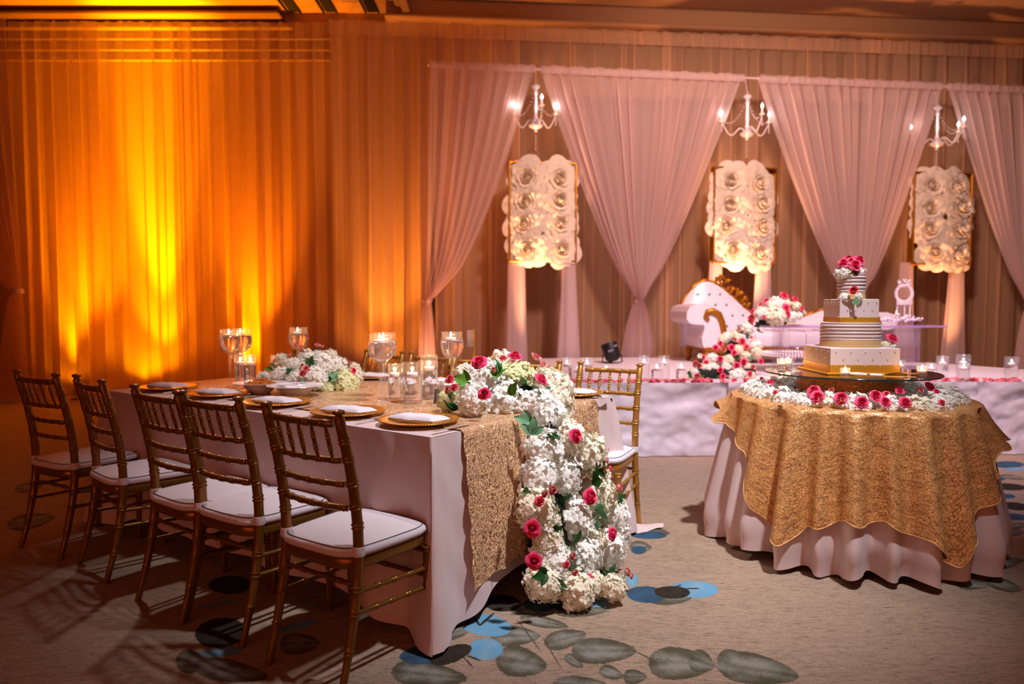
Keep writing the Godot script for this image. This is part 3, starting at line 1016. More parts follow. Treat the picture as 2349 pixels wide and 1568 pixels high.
# ---------------------------------------------------------------- stage
func stage() -> void:
	var fl_ := P(0.40, 0, 5.80)
	var fr := P(5.6, 0, 5.96)
	var br := P(4.62, 0, 7.95)
	var bl := P(0.30, 0, 8.62)
	var back := P(3.9, 0, 9.02)
	var t := thing("stage", "low stage platform covered and skirted in white cloth, behind the tables", "stage", fl_)
	var no := FastNoiseLite.new()
	no.seed = 5
	no.frequency = 1.3
	var b := Buf.new()
	b.grid(40, 30, func(a, s):
		var p: Vector3 = fl_.lerp(fr, a).lerp(bl.lerp(br, a) + Vector3(0, 0, -0.45 * sin(PI * a)), s)
		return p + Vector3(0, 0.6 + 0.004 * no.get_noise_2d(p.x * 4, p.z * 4), 0) - fl_)
	part("top_cloth", b, M.stage_cloth, t)
	var cuts := [0.0, 0.265, 0.66, 1.0]
	for i in 3:
		b = Buf.new()
		b.grid(70, 26, func(a, s):
			var p: Vector3 = fl_.lerp(fr, lerpf(cuts[i] - 0.002, cuts[i + 1] + 0.002, a))
			var down: float = 1 - s
			var wr: float = 0.021 * no.get_noise_2d(p.x * 1.3 + down * 1.2 + i * 7.0, down * 1.4) + 0.012 * no.get_noise_2d(p.x * 3 - down * 2.0, down * 4 + i * 3) + 0.045 * pow(down, 3.0) * absf(no.get_noise_2d(p.x * 2.2 + i, 3.0))
			return p + Vector3(0, 0.602 * s + 0.006, 0.012 + 0.010 * (i % 2) + wr + 0.006 * sin(s * 14.0)) - fl_)
		part("skirt_panel", b, M.stage_cloth, t)
	for q in [[fr, br], [bl, fl_]]:
		b = Buf.new()
		b.grid(40, 12, func(a, s):
			var p: Vector3 = q[0].lerp(q[1], a)
			return p + Vector3(0.02 * no.get_noise_2d(a * 9, s), 0.602 * s + 0.004, 0) - fl_)
		part("skirt_panel", b, M.stage_cloth, t)
	# scattered petals along the front edge
	b = Buf.new()
	rng.seed = 77
	for i in 620:
		var a := rng.randf()
		var at := fl_.lerp(fr, a) + Vector3(0, 0.608, -0.06 - 0.07 * absf(rng.randfn()) * 0.6)
		var s := rng.randf_range(0.014, 0.024)
		var bs := Basis.from_euler(Vector3(rng.randf_range(-.6, .6), rng.randf() * TAU, rng.randf_range(-.6, .6)))
		var e := at + Vector3(0, rng.randf() * 0.014, 0)
		b.quad(e + bs * Vector3(-s, 0, -s * .6), e + bs * Vector3(s, .004, -s * .6), e + bs * Vector3(s * .8, 0.006, s), e + bs * Vector3(-s * .8, 0.003, s))
	var pet := part("rose_petals", b, M.petal)
	tag(pet, "line of pink rose petals scattered along the front edge of the stage", "petals")
	pet.set_meta("kind", "stuff")
	# black par light
	t = thing("stage_light", "black can light tilted back on the stage left of the sofa", "stage light", P(1.105, 0.6, 7.86))
	b = Buf.new()
	b.lathe([[0.001, 0.0], [0.05, 0.0], [0.085, 0.03], [0.09, 0.12], [0.092, 0.20], [0.085, 0.20], [0.075, 0.17]], 22)
	var o := part("housing", b, M.black, t)
	o.transform = Transform3D(Basis.from_euler(Vector3(-0.25, 0, 0.28)), Vector3(0.02, 0.03, 0))
	for q in [[Vector3(-0.02, 0.105, 0.088), 0.06], [Vector3(0.05, 0.145, 0.08), 0.04]]:
		b = Buf.new()
		b.box(q[0], Vector3(q[1], 0.022, 0.012), 0.003)
		part("marking", b, M.grey_print, o)
	b = Buf.new()
	b.tube([Vector3(-0.10, 0.10, 0), Vector3(-0.11, 0.02, 0), Vector3(-0.05, 0.008, 0), Vector3(0.05, 0.008, 0), Vector3(0.11, 0.02, 0), Vector3(0.10, 0.10, 0)], 0.008, 6)
	part("yoke", b, M.black, t)

func sofa() -> void:
	var t := thing("sofa", "white button-tufted sofa with carved gold trim, on the stage", "sofa", P(3.06, 0.6, 8.18))
	t.rotation.y = 0.05
	t.scale = Vector3.ONE * 0.95
	var top := func(x: float) -> float:
		var u := absf(x)
		var hump: float = 0.97 - 1.3 * pow(maxf(u - 0.78, 0.0), 2.0) * 2.2
		if u < 0.78:
			hump = 0.50 + (0.47 * smoothstep(0.02, 0.80, u) if x < 0 else 0.12 * smoothstep(0.3, 0.8, u))
		elif x > 0:
			hump = 0.62
		return hump
	var b := Buf.new()
	b.grid(60, 8, func(a, s):
		var x: float = lerpf(-1.1, 1.1, a)
		return Vector3(x, lerpf(0.30, top.call(x), s), -0.24 - 0.10 * s + 0.05 * sin(PI * s)))
	b.grid(60, 8, func(a, s):
		var x: float = lerpf(1.1, -1.1, a)
		return Vector3(x, lerpf(0.16, top.call(x), s), -0.36 - 0.05 * s))
	b.grid(60, 2, func(a, s):
		var x: float = lerpf(-1.1, 1.1, a)
		return Vector3(x, top.call(x), lerpf(-0.34, -0.41, s)))
	var back := part("backrest", b, M.sofa, t)
	for row in 4:
		for i in 15:
			var x := -0.98 + i * 0.14 + (0.07 if row % 2 else 0.0)
			var y := 0.42 + row * 0.13
			if y > top.call(x) - 0.09 or absf(x) > 1.0:
				continue
			b = Buf.new()
			b.lathe([[0.016, -0.004], [0.012, 0.006], [0.001, 0.009]], 8)
			var o := part("button", b, M.button, back)
			var s: float = (y - 0.30) / (top.call(x) - 0.30)
			o.transform = Transform3D(Basis(Vector3.RIGHT, PI / 2), Vector3(x, y, -0.232 - 0.10 * s + 0.05 * sin(PI * s)))
	var path := []
	var rad := []
	for i in 61:
		var x := lerpf(-1.12, 1.12, i / 60.0)
		path.append(Vector3(x, top.call(x) + 0.012, -0.36))
		rad.append(0.022 + 0.008 * sin(i * 1.7))
	b = Buf.new()
	b.tube(path, rad, 8)
	part("crest_trim", b, M.sofa_gold, t)
	for s in [-1.0, 1.0]:
		b = Buf.new()
		rng.seed = 15
		for i in (26 if s < 0 else 0):
			var u := 0.66 - 0.38 * i / 25.0
			var p := Vector3(s * u, top.call(s * u) + rng.randf_range(0.0, 0.10), -0.35 + rng.randf_range(-.02, .03))
			var q := p + Vector3(s * rng.randf_range(-.09, .02), rng.randf_range(0.01, .08), 0.02)
			b.tube([p, (p + q) / 2 + Vector3(0, 0.015, 0.015), q], [0.016, 0.030, 0.010], 6)
		if s < 0:
			specks("carved_leaves", b, M.sofa_gold, t)
		# rolled arm
		var prof := [Vector2(1.24, .52), Vector2(1.235, .60), Vector2(1.20, .66), Vector2(1.12, .69), Vector2(1.0, .685), Vector2(.90, .65), Vector2(.83, .57), Vector2(.79, .44), Vector2(.77, .30), Vector2(.77, .15), Vector2(1.0, .15), Vector2(1.05, .22), Vector2(1.06, .30), Vector2(1.03, .40), Vector2(1.04, .45), Vector2(1.15, .455), Vector2(1.21, .475)]
		var ring := PackedVector2Array()
		for p in prof:
			ring.append(Vector2(p.x * s, p.y * (1.0 if s < 0 else 0.86)))
		if s > 0:
			ring.reverse()
		b = Buf.new()
		b.loft([[ring, -0.38], [ring, 0.36]], Vector3.ZERO, Basis(Vector3(1, 0, 0), Vector3(0, 0, 1), Vector3(0, 1, 0)), true)
		var arm := part("armrest", b, M.sofa, t)
		path = []
		for p in [Vector2(.99, .50), Vector2(1.02, .54), Vector2(1.0, .60), Vector2(.94, .61), Vector2(.87, .57), Vector2(.83, .48), Vector2(.81, .38), Vector2(.80, .28), Vector2(.80, .16)]:
			path.append(Vector3(p.x * s, p.y * (1.0 if s < 0 else 0.86), 0.37))
		b = Buf.new()
		b.tube(path, [0.02, 0.032, 0.036, 0.036, 0.038, 0.036, 0.034, 0.036, 0.04], 8)
		part("scroll_trim", b, M.sofa_gold, arm)
	b = Buf.new()
	var ro := func(x: float, z: float, e: float):
		var r := PackedVector2Array()
		for i in 32:
			var a := TAU * i / 32
			r.append(Vector2(signf(cos(a)) * pow(absf(cos(a)), 0.25) * (x - e), signf(sin(a)) * pow(absf(sin(a)), 0.25) * (z - e)))
		return r
	b.loft([[ro.call(.79, .33, .03), .19], [ro.call(.79, .33, 0.0), .22], [ro.call(.79, .33, 0.0), .32], [ro.call(.79, .33, .02), .36], [ro.call(.79, .33, .08), .375]], Vector3(0, 0, 0.06))
	var seat := part("seat", b, M.sofa, t)
	for x in [-0.45, -0.15, 0.15, 0.45]:
		b = Buf.new()
		b.tube([Vector3(x, 0.21, 0.392), Vector3(x, 0.33, 0.392), Vector3(x, 0.378, 0.34), Vector3(x, 0.38, -0.1)], 0.004, 5)
		part("seam", b, M.button, seat)
	b = Buf.new()
	b.grid(40, 3, func(a, s):
		var x: float = lerpf(-1.02, 1.02, a)
		return Vector3(x, lerpf(0.115 + 0.03 * cos(x * 6.0), 0.19, s), 0.375))
	b.box(Vector3(0, 0.165, 0.0), Vector3(2.04, 0.05, 0.74), 0.01)
	part("gold_apron", b, M.sofa_gold, t)
	for q in [[-0.98, 0.32], [0.98, 0.32], [-0.98, -0.32], [0.98, -0.32]]:
		b = Buf.new()
		b.tube([Vector3(q[0], 0.16, q[1]), Vector3(q[0] * 1.03, 0.10, q[1] * 1.05), Vector3(q[0] * 1.01, 0.04, q[1]), Vector3(q[0] * 1.04, 0.0, q[1] * 1.05)], [0.045, 0.04, 0.022, 0.03], 8)
		part("leg", b, M.sofa_gold, t)

func stage_props() -> void:
	# clear table in front of the sofa
	var t := thing("acrylic_table", "clear acrylic table with violet edges in front of the sofa, behind the cake", "table", P(3.25, 0.6, 7.0))
	var b := Buf.new()
	b.box(Vector3(0, 0.44, 0), Vector3(1.74, 0.02, 0.5), 0.003)
	part("tabletop", b, M.acrylic_edge, t)
	for q in [[-0.62, 0.0], [0.0, 0.0], [0.62, 0.0]]:
		b = Buf.new()
		b.box(Vector3(q[0], 0.215, 0), Vector3(0.02, 0.43, 0.44), 0.003)
		part("side_panel", b, M.acrylic, t)
	b = Buf.new()
	b.box(Vector3(0, 0.215, -0.2), Vector3(1.24, 0.43, 0.012), 0.003)
	part("back_panel", b, M.acrylic, t)
	# crystal candle holder shaped like a little throne
	t = thing("crystal_stand", "tall beaded crystal candle stand on the clear table right of the cake", "candle holder", P(3.83, 1.05, 7.0))
	var bead := Buf.new()
	bead.lathe([[0.0005, -0.5], [0.4, -0.25], [0.5, 0.0], [0.4, 0.25], [0.0005, 0.5]], 7)
	b = Buf.new()
	rng.seed = 51
	for i in 120:
		var a := rng.randf() * TAU
		var r := sqrt(rng.randf())
		b.join(bead, Transform3D(Basis().scaled(Vector3.ONE * rng.randf_range(0.015, 0.026)), Vector3(-0.02 + 0.20 * r * cos(a), 0.015 + 0.09 * rng.randf() * (1.2 - r) + 0.03 * r, 0.09 * r * sin(a))))
	specks("beaded_base", b, M.crystal, t)
	b = Buf.new()
	for s in [-1, 1]:
		b.tube([Vector3(0.062 * s, 0.05, 0), Vector3(0.062 * s, 0.22, 0)], 0.006, 7)
	b.tube([Vector3(0.01, 0.05, 0), Vector3(0.01, 0.2, 0)], 0.005, 7)
	part("posts", b, M.crystal, t)
	b = Buf.new()
	for y in [0.20, 0.215, 0.232]:
		for i in 9:
			b.join(bead, Transform3D(Basis().scaled(Vector3.ONE * 0.017), Vector3(-0.068 + 0.017 * i, y, 0.01)))
	specks("beaded_shelf", b, M.crystal, t)
	b = Buf.new()
	for i in 34:
		var a := TAU * i / 34
		b.join(bead, Transform3D(Basis().scaled(Vector3.ONE * 0.02), Vector3(0.072 * cos(a), 0.305 + 0.075 * sin(a), 0)))
		b.join(bead, Transform3D(Basis().scaled(Vector3.ONE * 0.016), Vector3(0.088 * cos(a), 0.305 + 0.09 * sin(a), 0.005)))
	for i in 40:
		b.join(bead, Transform3D(Basis().scaled(Vector3.ONE * rng.randf_range(0.014, 0.022)), Vector3(rng.randf_range(-.055, .055), 0.365 + rng.randf() * 0.075 * (1.0), rng.randf_range(-.02, .02))))
	specks("beaded_wreath", b, M.crystal, t)
	candle(P(3.79, 1.135, 7.05), 0.018, 0.03, "white votive candle burning on the crystal stand", "cool_flame", "wax_candle", 0.006)
	# crystal rimmed cake stand on the stage
	t = thing("cake_stand", "round clear cake stand with a crystal-beaded rim, left of the cake", "cake stand", P(2.54, 0.6, 6.5))
	b = Buf.new()
	b.lathe([[0.12, 0.0], [0.11, 0.012], [0.03, 0.03], [0.024, 0.10], [0.05, 0.19], [0.24, 0.20], [0.245, 0.212], [0.001, 0.215]], 32)
	part("pedestal", b, M.glass, t)
	b = Buf.new()
	for i in 60:
		var a := TAU * i / 60
		for k in 2:
			b.join(bead, Transform3D(Basis().scaled(Vector3.ONE * 0.02), Vector3(0.25 * cos(a), 0.21 - 0.02 * k, 0.25 * sin(a))))
	specks("beaded_rim", b, M.crystal, t)
	# glass cylinders with floating candles along the stage front
	var lab := [["tall glass candle cylinder at the stage's far left end", 0.46, 5.98, 0.045, 0.20], ["tall glass candle cylinder behind the crest of the near right chair", 0.63, 5.98, 0.05, 0.20], ["short glass candle cylinder beside the black stage light", 0.80, 6.05, 0.045, 0.12], ["short glass candle cylinder at the stage's left end, behind the chair", 0.55, 5.93, 0.045, 0.13],
		["leftmost tall glass candle cylinder near the stage flowers", 1.12, 6.05, 0.05, 0.21], ["short glass candle cylinder between two tall ones by the flowers", 1.21, 5.95, 0.05, 0.15], ["tall glass candle cylinder, second tall one left of the stage flowers", 1.29, 6.05, 0.05, 0.21], ["short glass candle cylinder touching the stage flowers", 1.42, 5.98, 0.045, 0.15],
		["tall glass candle cylinder just right of the glass cake plate", 3.72, 6.16, 0.05, 0.20], ["shorter glass candle cylinder overlapping the cake plate's right edge", 3.56, 6.05, 0.045, 0.14], ["lone tall glass candle cylinder on the stage right", 3.83, 6.05, 0.055, 0.22], ["short glass candle cylinder before the lone tall one", 3.76, 5.93, 0.045, 0.16], ["tall glass candle cylinder cut by the right edge of the photo", 4.24, 6.05, 0.055, 0.20], ["glass candle cylinder half hidden behind the cake's lowest tier", 3.32, 6.1, 0.045, 0.17]]
	for q in lab:
		cylinder(P(q[1], 0.603, q[2]), q[3], q[4], q[0], "candle floating in the " + q[0], "cool_flame", "glass candle cylinders along the stage")
	# flowers
	rng.seed = 61
	rose_turn = Vector3(-0.1, 0.2, 0.8)
	t = thing("flower_arrangement", "low mound of pink and white flowers on the clear table in front of the sofa", "flowers", P(2.47, 1.05, 6.78), 0, "stage flowers")
	core = func(p): return p - P(2.47, 1.10, 6.80)
	b = Buf.new()
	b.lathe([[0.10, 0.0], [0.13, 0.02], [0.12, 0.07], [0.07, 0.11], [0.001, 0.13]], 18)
	part("foliage", b, M.foliage, t)
	fl(t,"h",2.457,1.264,-6.655,0.073)
	fl(t,"h",2.307,1.174,-6.659,0.052)
	fl(t,"c",2.437,1.147,-6.593,0.080)
	fl(t,"h",2.605,1.139,-6.635,0.056)
	fl(t,"c",2.587,1.272,-6.720,0.042)
	fl(t,"c",2.670,1.243,-6.699,0.039)
	fl(t,"w",2.729,1.173,-6.683,0.028)
	fl(t,"c",2.368,1.146,-6.613,0.042)
	fl(t,"h",2.697,1.145,-6.691,0.035)
	fl(t,"P",2.278,1.115,-6.790,0.043)
	fl(t,"R",2.393,1.279,-6.729,0.035)
	fl(t,"R",2.553,1.328,-6.727,0.041)
	fl(t,"R",2.647,1.299,-6.703,0.031)
	fl(t,"R",2.529,1.212,-6.611,0.040)
	fl(t,"R",2.539,1.157,-6.600,0.033)
	fl(t,"R",2.349,1.132,-6.627,0.031)
	fl(t,"R",2.272,1.180,-6.754,0.024)
	fl(t,"P",2.703,1.215,-6.690,0.029)
	fl(t,"L",2.325,1.236,-6.693,0.031)
	fl(t,"L",2.432,1.202,-6.602,0.035)
	fl(t,"P",2.282,1.069,-6.787,0.028)
	fl(t,"v",2.348,1.009,-6.769,0.043)
	fl(t,"v",2.328,1.052,-6.777,0.043)
	fl(t,"v",2.339,1.181,-6.632,0.028)
	fl(t,"v",2.531,1.257,-6.656,0.028)
	fl(t,"v",2.735,1.184,-6.681,0.028)
	fl(t,"v",2.589,1.202,-6.632,0.028)
	t = thing("flower_cascade", "pink and white flower cascade spilling down to the stage's front edge, left of the cake", "flowers", P(1.95, 0.6, 6.3), 0, "stage flowers")
	core = func(p): return p - P(p.x * 0.75 + 0.48, p.y * 0.8 + 0.05, 6.65)
	b = Buf.new()
	b.tube([P(1.62, 0.63, 6.24) - t.position, P(1.85, 0.68, 6.33) - t.position, P(2.0, 0.8, 6.46) - t.position, P(2.06, 0.95, 6.62) - t.position, P(2.2, 1.05, 6.72) - t.position], [0.03, 0.05, 0.06, 0.04, 0.03], 9)
	b.tube([P(1.6, 0.64, 6.24) - t.position, P(2.12, 0.64, 6.24) - t.position], 0.05, 9)
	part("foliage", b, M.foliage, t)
	fl(t,"h",2.186,1.034,-6.645,0.052)
	fl(t,"c",2.064,0.981,-6.587,0.043)
	fl(t,"h",1.975,0.961,-6.565,0.043)
	fl(t,"h",2.220,0.876,-6.471,0.062)
	fl(t,"c",2.205,0.819,-6.405,0.048)
	fl(t,"h",1.777,0.764,-6.340,0.055)
	fl(t,"h",1.699,0.685,-6.245,0.054)
	fl(t,"h",1.773,0.691,-6.252,0.047)
	fl(t,"c",1.928,0.757,-6.332,0.041)
	fl(t,"h",1.883,0.685,-6.245,0.041)
	fl(t,"h",1.970,0.638,-6.187,0.053)
	fl(t,"c",2.072,0.697,-6.259,0.039)
	fl(t,"c",1.930,0.928,-6.529,0.036)
	fl(t,"c",2.093,0.788,-6.369,0.041)
	fl(t,"w",1.664,0.792,-6.319,0.027)
	fl(t,"h",1.591,0.655,-6.209,0.036)
	fl(t,"h",1.929,0.630,-6.158,0.047)
	fl(t,"c",2.065,0.630,-6.158,0.040)
	fl(t,"c",2.079,0.941,-6.543,0.048)
	fl(t,"c",2.043,0.838,-6.427,0.047)
	fl(t,"c",1.864,0.745,-6.318,0.040)
	fl(t,"L",2.080,1.006,-6.563,0.019)
	fl(t,"P",2.079,0.911,-6.457,0.041)
	fl(t,"R",1.967,0.860,-6.399,0.034)
	fl(t,"R",1.975,0.816,-6.348,0.028)
	fl(t,"R",1.877,0.895,-6.439,0.026)
	fl(t,"R",1.825,0.860,-6.399,0.030)
	fl(t,"L",1.887,0.841,-6.377,0.028)
	fl(t,"P",2.104,0.867,-6.406,0.027)
	fl(t,"R",1.835,0.767,-6.290,0.030)
	fl(t,"R",1.700,0.737,-6.253,0.025)
	fl(t,"P",1.695,0.786,-6.311,0.020)
	fl(t,"L",1.605,0.725,-6.239,0.039)
	fl(t,"L",1.630,0.710,-6.220,0.033)
	fl(t,"R",2.032,0.743,-6.260,0.032)
	fl(t,"R",1.961,0.713,-6.224,0.033)
	fl(t,"R",1.805,0.678,-6.180,0.027)
	fl(t,"R",1.811,0.631,-6.122,0.027)
	fl(t,"R",2.054,0.649,-6.144,0.025)
	fl(t,"R",2.186,0.749,-6.268,0.026)
	fl(t,"L",2.094,0.701,-6.209,0.029)
	fl(t,"L",1.585,0.630,-6.108,0.038)
	fl(t,"L",2.015,0.924,-6.472,0.027)
	fl(t,"L",2.172,0.944,-6.493,0.022)
	fl(t,"v",1.542,0.655,-6.209,0.033)
	fl(t,"v",1.530,0.630,-6.143,0.032)
	fl(t,"v",1.755,0.655,-6.209,0.033)
	fl(t,"v",1.646,0.630,-6.143,0.032)
	fl(t,"v",1.931,0.709,-6.274,0.033)
	fl(t,"v",2.165,0.819,-6.405,0.034)
	fl(t,"v",2.121,0.776,-6.354,0.033)
	fl(t,"v",1.976,0.902,-6.500,0.034)
	fl(t,"v",1.979,0.770,-6.347,0.033)
	fl(t,"v",2.154,0.961,-6.565,0.041)
	fl(t,"v",1.789,0.630,-6.143,0.026)
	fl(t,"v",1.628,0.667,-6.223,0.026)

# ---------------------------------------------------------------- candles and glass
func candle(at: Vector3, r: float, h: float, label: String, flame: String, called: String, light: float, group := "") -> void:
	var t := thing(called, label, "candle", at, 0, group)
	var b := Buf.new()
	b.lathe([[0.001, 0.0], [r * 0.72, 0.0], [r * 0.95, h * 0.3], [r, h * 0.7], [r * 0.93, h], [r * 0.4, h * 0.9], [0.001, h * 0.86]], 18)
	part("wax", b, M.wax, t)
	b = Buf.new()
	b.tube([Vector3(0, h * 0.85, 0), Vector3(0, h + 0.006, 0)], 0.0012, 5)
	part("wick", b, M.black, t)
	b = Buf.new()
	b.lathe([[0.0005, 0.0], [0.0045, 0.004], [0.0058, 0.010], [0.004, 0.018], [0.0005, 0.028]], 10, Vector3(0, h + 0.002, 0))
	part("flame", b, M[flame], t)
	lamp(at + Vector3(0, h + 0.012, 0), Color(1.0, 0.72, 0.42) if flame == "flame" else Color(0.9, 0.86, 0.9), light, 0.01)

func cylinder(at: Vector3, r: float, h: float, label: String, candle_label: String, flame: String, group: String) -> void:
	var t := thing("glass_cylinder", label, "candle holder", at, 0, group)
	var b := Buf.new()
	b.lathe([[0.001, 0.002], [r * 0.95, 0.0], [r, 0.004], [r, h - 0.002], [r - 0.002, h], [r - 0.004, h - 0.002]], 28)
	part("glass", b, M.glass, t)
	b = Buf.new()
	var wl := h * 0.66
	b.lathe([[0.0005, 0.008], [r - 0.004, 0.008], [r - 0.003, 0.012], [r - 0.003, wl], [r - 0.005, wl + 0.0005], [0.0005, wl]], 28)
	part("water", b, M.water, t)
	candle(at + Vector3(0, wl - 0.006, 0), minf(r * 0.7, 0.028), 0.024, candle_label, flame, "floating_candle", 0.012 if flame == "flame" else 0.004, "floating candles")

func goblet(at: Vector3, label: String, candle_label: String) -> void:
	var t := thing("glass_goblet", label, "candle holder", at, 0, "stemmed glass candle bowls on the long table")
	var b := Buf.new()
	b.lathe([[0.001, 0.004], [0.045, 0.0], [0.046, 0.003], [0.012, 0.012], [0.008, 0.03], [0.007, 0.12], [0.009, 0.165], [0.016, 0.178], [0.010, 0.19], [0.03, 0.20], [0.053, 0.225], [0.063, 0.262], [0.060, 0.292], [0.053, 0.312], [0.055, 0.332], [0.0575, 0.338]], 36)
	part("glass", b, M.glass, t)
	b = Buf.new()
	b.lathe([[0.0005, 0.197], [0.027, 0.202], [0.050, 0.226], [0.060, 0.262], [0.0575, 0.29], [0.055, 0.296], [0.0005, 0.2955]], 36)
	part("water", b, M.water, t)
	candle(at + Vector3(-0.006, 0.287, 0), 0.027, 0.022, candle_label, "flame", "floating_candle", 0.016, "floating candles")

# ---------------------------------------------------------------- chairs
# a turned bamboo-like rod along path(s), s in metres, with pairs of ridges at the given distances
func rod(b: Buf, path: Callable, length: float, r: Callable, rings: Array, sides := 9, ridge := 0.003) -> void:
	var st := []
	for i in 13:
		st.append([length * i / 12.0, 0.0])
	for g in rings:
		for o in [-0.0065, 0.0065]:
			st.append([g + o - 0.004, 0.0])
			st.append([g + o - 0.0015, ridge])
			st.append([g + o + 0.0015, ridge])
			st.append([g + o + 0.004, 0.0])
	st.sort_custom(func(x, y): return x[0] < y[0])
	var pts := []
	var rad := []
	for q in st:
		if q[0] < 0 or q[0] > length:
			continue
		pts.append(path.call(q[0]))
		rad.append(r.call(q[0]) + q[1])
	b.tube(pts, rad, sides)

func make_chair(gold: Material) -> Node3D:
	var t := Node3D.new()
	t.name = named(self, "chiavari_chair")
	add_child(t, true)
	var b: Buf
	var zz := func(y: float) -> float:
		return -0.085 * (1 - pow(absf(y - 0.46) / 0.46, 1.7))
	for s in [-1.0, 1.0]:
		b = Buf.new()
		rod(b, func(y): return Vector3(0.178 * s + 0.004 * s * (1 - y), y, zz.call(y)), 0.89, func(y): return 0.0125 + 0.0055 * smoothstep(0.0, 0.35, y) - 0.001 * smoothstep(0.5, 0.9, y), [0.13, 0.25, 0.325, 0.53, 0.595, 0.672, 0.755, 0.815], 12, 0.0034)
		b.lathe([[0.016, 0.0], [0.0125, 0.006], [0.0125, 0.012], [0.0195, 0.016], [0.0205, 0.022], [0.018, 0.027], [0.001, 0.031]], 12, Vector3(0.178 * s, 0.886, zz.call(0.89)))
		part("back_post", b, gold, t)
		b = Buf.new()
		b.lathe([[0.021, 0.432], [0.0225, 0.44], [0.022, 0.458], [0.020, 0.464]], 12, Vector3(0.18 * s, 0, zz.call(0.45)))
		b.box(Vector3(0.165 * s, 0.447, zz.call(0.45) - 0.025), Vector3(0.022, 0.02, 0.03), 0.006)
		part("tie_strap", b, M.cushion, t)
		b = Buf.new()
		rod(b, func(y): return Vector3(0.197 * s, y, -0.40), 0.40, func(y): return 0.0125 + 0.005 * y / 0.4, [0.14, 0.235, 0.305, 0.37], 10, 0.0024)
		part("leg", b, gold, t)
		for q in [[0.315, 0.30], [0.245, 0.232]]:
			b = Buf.new()
			var p0 := Vector3(0.18 * s, q[0], zz.call(q[0]))
			var p1 := Vector3(0.197 * s, q[1], -0.40)
			rod(b, func(x): return p0.lerp(p1, x / p0.distance_to(p1)), p0.distance_to(p1), func(_x): return 0.0085, [0.09, 0.165, 0.24], 8, 0.002)
			part("side_stretcher", b, gold, t)
		b = Buf.new()
		b.lathe([[0.001, 0.0], [0.005, 0.0], [0.0045, 0.002], [0.001, 0.0025]], 8)
		var sc := part("screw", b, M.screw, t)
		sc.transform = Transform3D(Basis(Vector3.RIGHT, PI / 2), Vector3(0.18 * s, 0.395, zz.call(0.395) + 0.0155))
	for q in [[0.335, 0.0, "back_stretcher"], [0.36, 1.0, "front_stretcher"], [0.27, 1.0, "front_stretcher"]]:
		b = Buf.new()
		var z: float = -0.40 if q[1] > 0 else zz.call(q[0])
		var w: float = 0.197 if q[1] > 0 else 0.18
		rod(b, func(x): return Vector3(-w + x, q[0], z), w * 2, func(_x): return 0.0085, [0.10, 0.19, 0.28], 8, 0.002)
		part(q[2], b, gold, t)
	for q in [[0.868, 0.0125, "crest_rail", [0.06, 0.13, 0.22, 0.29]], [0.745, 0.0105, "mid_rail", [0.05, 0.115, 0.178, 0.24, 0.305]], [0.665, 0.0105, "back_rail", [0.05, 0.115, 0.178, 0.24, 0.305]], [0.585, 0.0105, "back_rail", [0.05, 0.115, 0.178, 0.24, 0.305]]]:
		b = Buf.new()
		rod(b, func(x): return Vector3(-0.178 + x, q[0], zz.call(q[0]) + 0.022 * sin(PI * x / 0.356)), 0.356, func(_x): return q[1], q[3], 9, 0.0024)
		part(q[2], b, gold, t)
	for i in 5:
		var x := -0.178 + 0.356 * (i + 1) / 6.0
		b = Buf.new()
		var p0 := Vector3(x, 0.745, zz.call(0.745) + 0.022 * sin(PI * (i + 1) / 6.0))
		var p1 := Vector3(x, 0.868, zz.call(0.868) + 0.022 * sin(PI * (i + 1) / 6.0))
		rod(b, func(y): return p0.lerp(p1, y / 0.123), 0.123, func(y): return 0.0042 + 0.0034 * sin(PI * clampf(y / 0.123, 0, 1)), [0.04, 0.08], 7, 0.002)
		part("spindle", b, gold, t)
	var outline := func(inset: float):
		var r := PackedVector2Array()
		for i in 40:
			var a := TAU * i / 40
			var cx := signf(cos(a)) * pow(absf(cos(a)), 0.42)
			var cz := signf(sin(a)) * pow(absf(sin(a)), 0.42)
			var half := lerpf(0.205, 0.182, (cz + 1) / 2) - inset
			r.append(Vector2(cx * half, -0.235 + cz * (0.195 - inset)))
		return r
	b = Buf.new()
	b.loft([[outline.call(0.006), 0.385], [outline.call(0.0), 0.392], [outline.call(0.0), 0.418], [outline.call(0.01), 0.424]])
	part("seat_frame", b, gold, t)
	b = Buf.new()
	b.loft([[outline.call(0.012), 0.424], [outline.call(-0.004), 0.428], [outline.call(-0.009), 0.438], [outline.call(-0.006), 0.449], [outline.call(0.006), 0.456], [outline.call(0.02), 0.460], [outline.call(0.07), 0.466], [outline.call(0.13), 0.469]])
	var cu := part("seat_cushion", b, M.cushion, t)
	b = Buf.new()
	var ring := []
	for i in 41:
		var p: Vector2 = outline.call(0.004)[i % 40]
		ring.append(Vector3(p.x, 0.4565, p.y))
	b.tube(ring, 0.0016, 5, false)
	part("piping", b, M.seam, cu)
	return t

